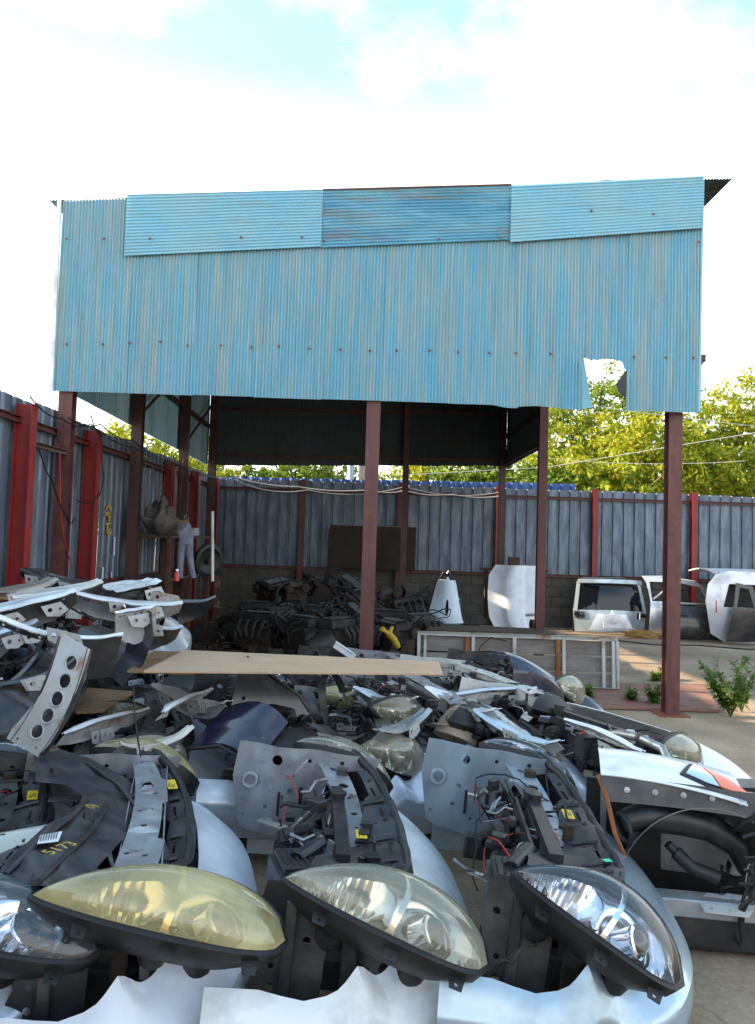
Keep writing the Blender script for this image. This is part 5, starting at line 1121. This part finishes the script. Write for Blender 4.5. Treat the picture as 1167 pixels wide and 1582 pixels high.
# tailgate leaning on the rear wall
b = WY(942,975,15.6); e = empty('car_tailgate', (b.x, 15.6, 0.03), (R(-8),0,R(-1)), 1, 'silver car tailgate with rear window and blank number plate leaning on the block wall', 'tailgate')
W2 = .68
def tg(x, z):  # surface depth
    return -.16*(1-(x/W2)**2)**1 - .05*math.sin(math.pi*min(1, max(0, z/.9))) + .06
def quad(name, xs, zs, m, off=0, par=e, nx=14, nz=6, th=.012, tap=(0,0), sm_=45):
    mb = MB(); mb.grid(lambda u, v: (lerp(xs[0],xs[1],u)*lerp(1-tap[0],1-tap[1],v), tg(lerp(xs[0],xs[1],u), lerp(zs[0],zs[1],v))-off, lerp(zs[0],zs[1],v)), nx, nz, th=-th); return mb.build(name, m, par, sm_)
quad('lower_panel', (-.68,.68), (.0,.40), PAINTS['bluesilver'], tap=(.06,0))
wn = quad('rear_window', (-.64,.64), (.40,.90), MT['glass_dark'], .004, tap=(0,.13))
quad('window_frame', (-.68,-.61), (.38,.93), PAINTS['bluesilver'], .014, nx=2, tap=(0,.13)); quad('window_frame', (.61,.68), (.38,.93), PAINTS['bluesilver'], .014, nx=2, tap=(0,.13))
quad('roof_spoiler', (-.66,.66), (.89,.97), PAINTS['bluesilver'], .07, tap=(.10,.13), th=.05)
pl = quad('plate_recess', (-.34,.34), (.03,.33), PAINTS['silver'], .030, tap=(-.22,.22), th=.02)
mb = MB(); mb.box((0,tg(0,.15)-.045,.155), (.33,.006,.165)); mb.build('number_plate', MT['white_label'], pl, bevel=.003)
for sd in (-1,1):
    mb = MB(); mb.lathe((.12*sd,tg(0,.15)-.049,.225), (0,-1,0), [(0,.010),(.004,.009),(.005,0)], 8); mb.build('plate_bolt', MT['steel_dark'], pl)
    l = quad('tail_lamp', (.48*sd,.66*sd) if sd > 0 else (-.66,-.48), (.25,.37), MT['chrome'], .022, nx=5); quad('lamp_cover', (.56*sd,.665*sd) if sd > 0 else (-.665,-.56), (.29,.35), MT['glass_dark'], .030, nx=4, par=l)
for k in range(3):   # three small diamonds in a triangle
    a = R(90+120*k); c = Vector((.028*math.cos(a), 0, .028*math.sin(a))); d = Vector((math.cos(a),0,math.sin(a)))*.024; q = Vector((-math.sin(a),0,math.cos(a)))*.013
    mb = MB(); P = [c-d, c+q, c+d, c-q]; y0 = Vector((0, tg(0,.37)-.022, .355)); mb.add([p+y0 for p in P]+[p+y0+Vector((0,.006,0)) for p in P], [(0,1,2,3),(0,4,5,1),(1,5,6,2),(2,6,7,3),(3,7,4,0)]); mb.build('emblem_diamond', MT['chrome'], e)
mb = MB(); mb.tube([(-.5,.12,.45),(-.45,.14,1.0),(.4,.16,1.02)], .02, 6); mb.build('rear_frame', MT['rubber'], e, 60)
# dark hatch frame just behind
b = WY(888,972,15.95); e = empty('hatch_frame', (b.x+.1, 15.95, 0), (R(-6),0,R(6)), 1, 'black hatch frame leaning behind the silver tailgate', 'hatch')
mb = MB(); mb.plate([(-.15,0),(.9,0),(1.0,.95),(.85,1.05),(.05,1.03),(-.12,.75)], [[(.02,.45),(.85,.45),(.82,.92),(.12,.92)]], lambda u, v, h: (u, h, v), .03); mb.build('panel', PAINTS['black'], e)
# car side shell with two window openings
b = WY(1005,977,15.5); e = empty('car_side_shell', (b.x-.03, 15.5, 0.02), (R(-5),0,R(-3)), 1, 'white car side shell with two window openings standing by the rear wall', 'car body')
ol = [(-.02,.0),(1.25,0),(1.27,.45),(1.18,.62),(1.0,.92),(.85,1.00),(.15,1.07),(-.12,1.06),(-.05,.95),(.02,.62)]
mb = MB(); mb.plate(ol, [[(.05,.62),(.50,.62),(.50,.98),(-.0,.98)], [(.57,.62),(1.10,.60),(.93,.90),(.57,.97)]], lambda u, v, h: (u, h-.07*math.sin(min(1,v/.6)*2.6), v), .02, .09); mb.build('panel', PAINTS['silver'], e, 40)
mb = MB(); mb.box((.535,-.035,.5), (.012,.012,.96)); mb.build('door_gap', MT['rubber'], e)
mb = MB(); mb.tube([(-.12,-.02,1.07),(.3,-.03,1.085),(.85,-.02,1.01)], .014, 8); mb.build('roof_rail', PAINTS['white'], e, 60)
for x in (.33,.95):
    mb = MB(); mb.tube([(x-.07,-.10,.46),(x-.05,-.12,.47),(x+.05,-.12,.47),(x+.07,-.10,.46)], .012, 8); mb.build('door_handle', MT['rubber'], e, 60)
mb = MB(); mb.tube([(.08,-.03,.66),(.25,-.04,.80),(.42,-.03,.86)], .02, 8); mb.build('seat_belt_arm', PAINTS['white'], e, 60)
# black door in front
b = WY(1035,990,14.9); e = empty('dark_car_door', (b.x-.02, 14.9, 0.02), (R(-10),0,R(-4)), 1, 'dark navy car door with mirror lying against the white side shell', 'car door')
mb = MB(); mb.grid(lambda u, v: (lerp(.0,1.12,u)+(.05*v), -.10*math.sin(math.pi*v)**.7-.01*sm(v,.5,.56)+.02*u, lerp(.0,.60,v)*(1-.10*(1-u)*(1-v)) - .04*(1-v)*(u > .9)), 20, 14, th=.05); mb.build('skin', PAINTS['black'], e, 40)
mb = MB(); mb.tube([(.0,.0,.60),(.6,-.01,.62),(1.15,.0,.58)], .014, 8); mb.build('window_seal', MT['rubber'], e, 60)
mb = MB(); mb.lathe((.80,-.06,.66), (1,.1,0), [(-.1,.0),(-.09,.05),(0,.065),(.09,.05),(.10,0)], 14); mb.build('mirror', MT['black_plastic'], e, 60)
mb = MB(); mb.box((.25,-.115,.42), (.13,.02,.03)); mb.build('door_handle', MT['rubber'], e, bevel=.005)
# white car body at the right edge with dark opening
b = WY(1092,992,14.6); e = empty('white_car_body', (b.x+.15, 14.6, 0.02), (0,0,R(-6)), 1, 'white car body shell with its rear opening bare at the far right', 'car body')
ol = [(-.10,.15),(.15,.0),(1.7,.0),(1.9,.35),(1.8,.85),(1.45,1.22),(.2,1.25),(-.02,1.18),(-.16,1.0),(-.20,.7)]
mb = MB(); mb.plate(ol, [[(.1,.62),(.75,.62),(.75,1.02),(.2,1.02)], [(.83,.62),(1.62,.62),(1.35,1.02),(.83,1.02)]], lambda u, v, h: (u, h-.06*math.sin(v*2.4), v), .03, .11); mb.build('side_panel', PAINTS['silver'], e, 40)
mb = MB(); mb.grid(lambda u, v: (lerp(-.05,1.5,u)-.12*v, .02+1.1*v, 1.22+.06*math.sin(math.pi*v)-.03*(u-.5)**2), 8, 8, th=.02); mb.build('roof', PAINTS['white'], e, 50)
mb = MB(); mb.grid(lambda u, v: (lerp(.0,1.6,u), .55, lerp(.05,1.0,v)), 4, 4, th=.02); mb.build('interior', MT['rubber'], e)
mb = MB(); mb.plate([(.12,.03),(.62,.05),(.66,.60),(.55,1.0),(.28,1.05),(.22,.62)], [[(.28,.62),(.57,.62),(.48,.95),(.34,.97)]], lambda u, v, h: (u, -.16+h-.05*math.sin(v*3), v), .03, .1); mb.build('open_door', PAINTS['black'], e, 40)
mb = MB(); mb.box((-.02,-.08,.62), (.03,.02,.22)); mb.build('tail_lamp', MT['red_plastic'], e, bevel=.006)
# back board and shelf items
b0 = WY(508,810,16.1); b1 = WY(641,882,16.1); mb = MB(); mb.box((0,0,0), (b1.x-b0.x,.02,b0.z-b1.z)); o = mb.build('brown_board', MT['brown_board'], None, bevel=.03); o.location = ((b0.x+b1.x)/2, 16.1, (b0.z+b1.z)/2); tag(o, 'brown plywood board fixed against the rear fence inside the shed', 'board')
for px, lab in ((592,'dull teal crate against the rear block wall left of the post'),(690,'dull teal crate against the rear block wall behind the standing wing')):
    p = WY(px,905,16.0); mb = MB(); mb.box((0,0,0), (.55,.3,.50)); mb.box((0,0,.26), (.58,.33,.03)); o = mb.build('crate', MT['blue_sheet_old'], None, bevel=.01); o.location = (p.x,16.05,.27); o.hide_render = False; tag(o, lab, 'crate')
a = WX(215,828,-2.75); b = WX(330,822,-2.75)
e = empty('shelf', (-2.78, 10.9, 0), label='rough wooden shelf full of junk along the left fence inside the shed', cat='shelf'); zs = a.z
mb = MB(); mb.box((0,.9,zs), (.50,2.6,.035)); mb.build('shelf_board', MT['wood_dark'], e); mb = MB(); mb.box((0,.9,zs-.55), (.48,2.6,.03)); mb.build('shelf_board', MT['wood_dark'], e)
for y in (-.38, .9, 2.18):
    mb = MB(); mb.box((.22,y,(zs-.02)/2), (.05,.06,zs-.02)); mb.build('leg', MT['wood_dark'], e); mb = MB(); mb.box((-.18,y,(zs-.02)/2), (.05,.06,zs-.02)); mb.build('leg', MT['wood_dark'], e)
rr = random.Random(9)
def junkbox(x, y, z, s, m, lab, name='box', cat='box', rz=0):
    mb = MB(); mb.box((0,0,s[2]/2), s); o = mb.build(name, m, None, bevel=.012); o.location = (x,y,z); o.rotation_euler.z = rz; return tag(o, lab, cat)
def sack(loc, s, m, lab, seed, name='sack', cat='sack'):
    mb = MB(); mb.grid(lambda u, v: Vector((math.cos(u*6.283)*math.sin(v*3.1416)*s[0], math.sin(u*6.283)*math.sin(v*3.1416)*s[1], (1-math.cos(v*3.1416))*s[2]*.5))*(1+.45*noise.noise(Vector((math.cos(u*6.283)*2,math.sin(u*6.283)*2,v*4+seed)))+.22*abs(noise.noise(Vector((math.cos(u*6.283)*5,math.sin(u*6.283)*5,v*9+seed))))), 40, 26); o = mb.build(name, m, None, 60); o.location = loc; return tag(o, lab, cat)
zt = zs+.019
sack((-2.76,10.75,zt), (.17,.30,.40), MT['tarp'], 'crumpled grey tarpaulin bundle on the left end of the shelf', 1, 'tarp_bundle', 'tarpaulin')
junkbox(-2.76,11.35,zt,(.3,.35,.16),MT['block'],'flat grey box on the shelf beside the tarpaulin bundle')
junkbox(-2.76,11.85,zt,(.25,.3,.22),MT['ply_old'],'brown box in the middle of the shelf','box','box',.3)
junkbox(-2.74,12.5,zt,(.22,.3,.12),MT['wire_pale'],'low pale box at the far end of the shelf')
p = WX(321,866,-2.45); e = empty('wheel_disc', (-2.45, p.y, p.z), (0,R(8),0), 1, 'dark round wheel disc hanging at the end of the shelf', 'wheel')
mb = MB(); mb.lathe((0,0,0), (1,-.9,0), [(-.03,.24),(.0,.26),(.04,.25),(.05,.20),(.02,.16),(.02,.0)], 26); mb.build('disc', MT['rubber'], e, 40); mb = MB(); mb.lathe((.015,-.015,0), (1,-.9,0), [(0,.06),(.04,.05),(.05,0)], 14); mb.build('hub', MT['iron'], e, 40)
# hanging pale overalls
p = WY(288,812,9.6); e = empty('overalls', p, (0,0,R(15)), 1, 'pale grey overalls hanging from a hook in front of the shelf', 'overalls')
mb = MB(); mb.tube([(0,0,.06),(.03,0,.10),(-.02,0,.12),(-.03,0,.08)], .006, 6); mb.build('hook', MT['steel_grey'], e, 60)
mb = MB(); mb.grid(lambda u, v: Vector((math.cos(u*6.283)*lerp(.02,.085,sm(v,0,.5)), math.sin(u*6.283)*lerp(.02,.05,v), .05-.27*v))*1.0+Vector((.012*math.sin(v*14+u*6.28*3),.012*math.cos(v*9+u*19),0)), 20, 10); mb.build('top', MT['cloth'], e, 60)
for sd in (-1,1):
    mb = MB(); mb.tube([(.03*sd,0,-.16),(.045*sd,.01,-.30),(.06*sd+.01,-.01,-.45),(.075*sd+.03,.0,-.60)], [.052,.046,.036,.032], 10); mb.build('leg', MT['cloth'], e, 60)
mb = MB(); mb.tube([(0,0,.10),(0,.1,.6),(-.02,.15,1.1)], .004, 5); mb.build('hanging_cord', MT['rubber'], e, 60)
mb = MB(); a = WY(328,790,11.6); b = WY(328,898,11.6); mb.tube([Vector((0,0,0)), b-a], .022, 8); o = mb.build('white_pipe', PAINTS['white'], None, 40); o.location = a; tag(o, 'thin white pipe standing upright at the end of the shelf', 'pipe')
# red bottle on the stack
p = WY(273,890,5.9); e = empty('bottle', p, (0,0,0), .7, 'small red bottle standing on the left stack below the overalls', 'bottle'); mb = MB(); mb.lathe((0,0,-.05), (0,0,1), [(0,.025),(.07,.025),(.09,.012),(.10,.012)], 12); mb.build('body', MT['red_plastic'], e, 40); mb = MB(); mb.lathe((0,0,.05), (0,0,1), [(0,.014),(.02,.014),(.021,0)], 10); mb.build('cap', PAINTS['white'], e)
# engines
def engine(seed):
    rr = random.Random(seed); e = empty('scrap_engine', (0,0,0), (0,0,0), 1, 'oily scrap engine', 'engine', 'scrap engines heaped in the shed')
    mb = MB(); mb.box((0,0,.22), (.42,.30,.30)); mb.box((0,0,.06), (.36,.24,.12)); mb.build('block', MT['iron'], e, bevel=.012)
    mb = MB(); mb.box((0,.0,.42), (.44,.22,.10)); mb.box((0,0,.48), (.40,.14,.03)); mb.build('head_cover', MT['alu_dark'] if rr.random() < .5 else MT['black_plastic'], e, bevel=.015)
    for k in range(4):
        x = -.15+.1*k; mb = MB(); mb.tube([(x,-.12,.38),(x,-.22,.40),(x,-.28,.32),(x*.7,-.26,.22)], .022, 8); mb.build('intake_runner', MT['alu_dark'], e, 60)
    for c, r in (((.24,.02,.16),.09),((.24,-.12,.34),.055),((.24,.12,.36),.06)):
        mb = MB(); mb.lathe(c, (1,0,0), [(0,r),(.02,r),(.022,r*.8),(.03,r*.8),(.032,r),(.05,r),(.05,r*.3),(.06,0)], 16); mb.build('pulley', MT['iron'], e, 40)
    mb = MB(); mb.lathe((-.21,0,.2), (-1,0,0), [(0,.17),(.03,.18),(.10,.12),(.26,.09),(.30,.05),(.32,0)], 16); mb.build('gearbox', MT['alu_dark'], e, 45)
    mb = wires(rr, 12, ((-.3,.32),(-.25,.25),(.15,.55)), .008, .7); mb.build('wiring', MT['rubber'], e, 60)['kind'] = 'stuff'
    mb = MB(); mb.tube([(.2,.1,.4),(.3,.2,.5),(.2,.28,.42),(.05,.24,.3)], .028, 10); mb.build('hose', MT['rubber'], e, 60)
    return e
protos = [engine(70), engine(71), engine(72)]
rr = random.Random(21); used = [False]*3
spots = [(420,905,14.6,'topmost at the left end of the heap'),(455,912,13.9,'second from the left at the top of the heap'),(500,905,14.2,'on the heap below the left edge of the brown board'),(540,903,14.4,'at the top of the heap below the brown board'),(600,925,14.3,'right of the middle post below the teal crate'),(640,935,13.8,'right end of the upper heap beside the standing wing'),
 (395,945,13.2,'low at the left beside the shed corner'),(440,950,12.8,'in the left middle of the heap'),(490,950,12.6,'in the heart of the heap left of the post'),(535,950,12.5,'just left of the middle post'),(600,960,12.4,'low, just right of the middle post'),(645,975,11.9,'near the left end of the truck gate'),
 (400,985,11.4,'front left of the heap on the darkened floor'),(470,985,11.0,'in the front of the heap beside the yellow casting'),(520,985,10.9,'at the front left of the middle post'),(610,990,10.9,'at the front right of the middle post'),(430,965,12.1,'half way up the heap at the left'),(560,930,13.4,'directly behind the middle post')]
for i, (px, py, Y, lab) in enumerate(spots):
    k = i % 3; e = protos[k] if not used[k] else copy_tree(protos[k]); used[k] = True
    p = WY(px, py, Y); z = max(0.02, p.z-.42); e.location = (p.x, Y, z); e.rotation_euler = (rr.uniform(-.5,.5) if z > .05 else 0, rr.uniform(-.4,.4) if z > .05 else 0, rr.uniform(0,6.28)); e.scale = (1.15,)*3
    e['label'] = 'oily scrap engine '+lab
mb = MB(); rr = random.Random(5)   # tangle of small scrap below and between the engines
for k in range(520):
    x = rr.uniform(-1,1); y = rr.uniform(-1,1); q = max(0, 1-abs(x)**2.2)*max(0, 1-abs(y)**2)
    c = Vector((-.75+1.75*x, 13.0+2.6*y, rr.random()*.62*q)); 
    if k % 3: mb.box(c, (rr.uniform(.04,.28), rr.uniform(.04,.2), rr.uniform(.03,.15)), Matrix.Rotation(rr.uniform(0,3),3,'Z')@Matrix.Rotation(rr.uniform(-1,1),3,'X'))
    else:
        P = [c]; 
        for i in range(6): P.append(P[-1]+Vector((rr.uniform(-.12,.12),rr.uniform(-.12,.12),rr.uniform(-.07,.08))))
        mb.tube(P, rr.uniform(.006,.03), 6)
tag(mb.build('scrap_heap', MT['iron'], None, 40), 'tangled heap of small oily metal scrap under the engines in the shed', 'scrap', kind='stuff')
for (px, py, Y, s, lab) in ((605,984,10.4,1.0,'yellow casting with two prongs standing in the scrap right of the middle post'),(516,972,10.8,.6,'small yellow bracket in the scrap left of the middle post')):
    e = empty('yellow_casting', WY(px,py,Y), (R(10),R(-20),R(20)), s, lab, 'casting')
    mb = MB(); mb.tube([(.05,0,-.16),(.02,0,-.05),(-.03,0,.06)], [.035,.045,.04], 10); mb.tube([(-.03,0,.05),(-.09,0,.13)], [.03,.02], 8); mb.tube([(-.02,0,.05),(.05,.02,.12)], [.03,.018], 8); mb.build('body', MT['yellow_dull'], e, 50)
    mb = MB(); mb.lathe((-.09,0,.13), (-.5,0,1), [(0,.035),(.03,.035),(.031,.015)], 12); mb.build('collar', MT['yellow_dull'], e, 40)
mb = MB(); mb.box((0,0,0), (.20,.03,.055), Matrix.Rotation(R(32),3,'Y')); mb.box((.0,.0,.03), (.18,.05,.012), Matrix.Rotation(R(32),3,'Y')); o = mb.build('white_trim_strip', PAINTS['white'], None, bevel=.004); o.location = WY(532,1006,7.0); tag(o, 'white plastic trim strip poking up behind the plywood sheet', 'trim')
# weeds
def weed(px, py, z, h, n, seed, label):
    rr = random.Random(seed); p = WZ(px, py, 0); p.z = z; e = empty('weed', p, label=label, cat='weed')
    st = MB(); lf_ = MB()
    for k in range(n):
        a = rr.uniform(0,6.28); l = h*rr.uniform(.5,1); sp = rr.uniform(.2,.75)*l; P = [Vector((0,0,0)), Vector((math.cos(a)*sp*.4, math.sin(a)*sp*.4, l*.5)), Vector((math.cos(a)*sp, math.sin(a)*sp, l))]; st.tube(P, [.005,.004,.002], 5)
        for j in range(int(24+l*50)):
            t = rr.uniform(.2,1); b = P[0].lerp(P[1], t*2) if t < .5 else P[1].lerp(P[2], t*2-1); d = Vector((rr.uniform(-1,1), rr.uniform(-1,1), rr.uniform(-.4,.6))).normalized(); s = rr.uniform(.04,.10); w_ = d.cross(Vector((0,0,1)))*s*.28; i = len(lf_.v)
            lf_.v += [b, b+d*s*.5+w_, b+d*s, b+d*s*.5-w_]; lf_.f.append((i,i+1,i+2,i+3))
    st.build('stems', MT['weed'], e, 60)['kind'] = 'stuff'; lf_.build('leaves', MT['weed'], e, recalc=False)['kind'] = 'stuff'
weed(1128,1108,0,.58,18,1,'tall leafy weed growing at the right edge of the yard')
weed(1146,1100,0,.5,9,7,'bushy weed right at the frame edge beside the tall one')
weed(1012,1090,.0,.22,7,2,'small weed at the edge of the rusty plate left of the right post')
weed(976,1085,.0,.14,6,3,'low weed at the plate edge farther left of the right post')
weed(1015,1052,.0,.12,9,4,'patch of low weeds on the concrete left of the sunlit strip')
weed(1030,1050,.0,.14,8,5,'small weed clump touching the right front post at the plate')
weed(905,1080,.0,.14,6,6,'small weed tuft just above the white front end')
cable('ground_cable', [WZ(940,988,.01), WZ(1010,996,.01), WZ(1080,997,.01), WZ(1152,1003,.01), WZ(1300,1003,.01)], .012, MT['rubber'], 'thin black cable lying across the concrete at the right', 'cable')
cable('antenna_wire', [WY(206,1062,3.9), WY(208,1110,3.8), WY(217,1168,3.6)], .004, MT['rubber'], 'thin black wire hanging down in front of the left stack', 'wire', sag=-.0)
cable('loose_wire', [WZ(762,1502,.35), WZ(790,1488,.38), WZ(828,1460,.42)], .006, MT['rubber'], 'short black wire sticking out left of the nearest right headlight', 'wire', sag=-.02)
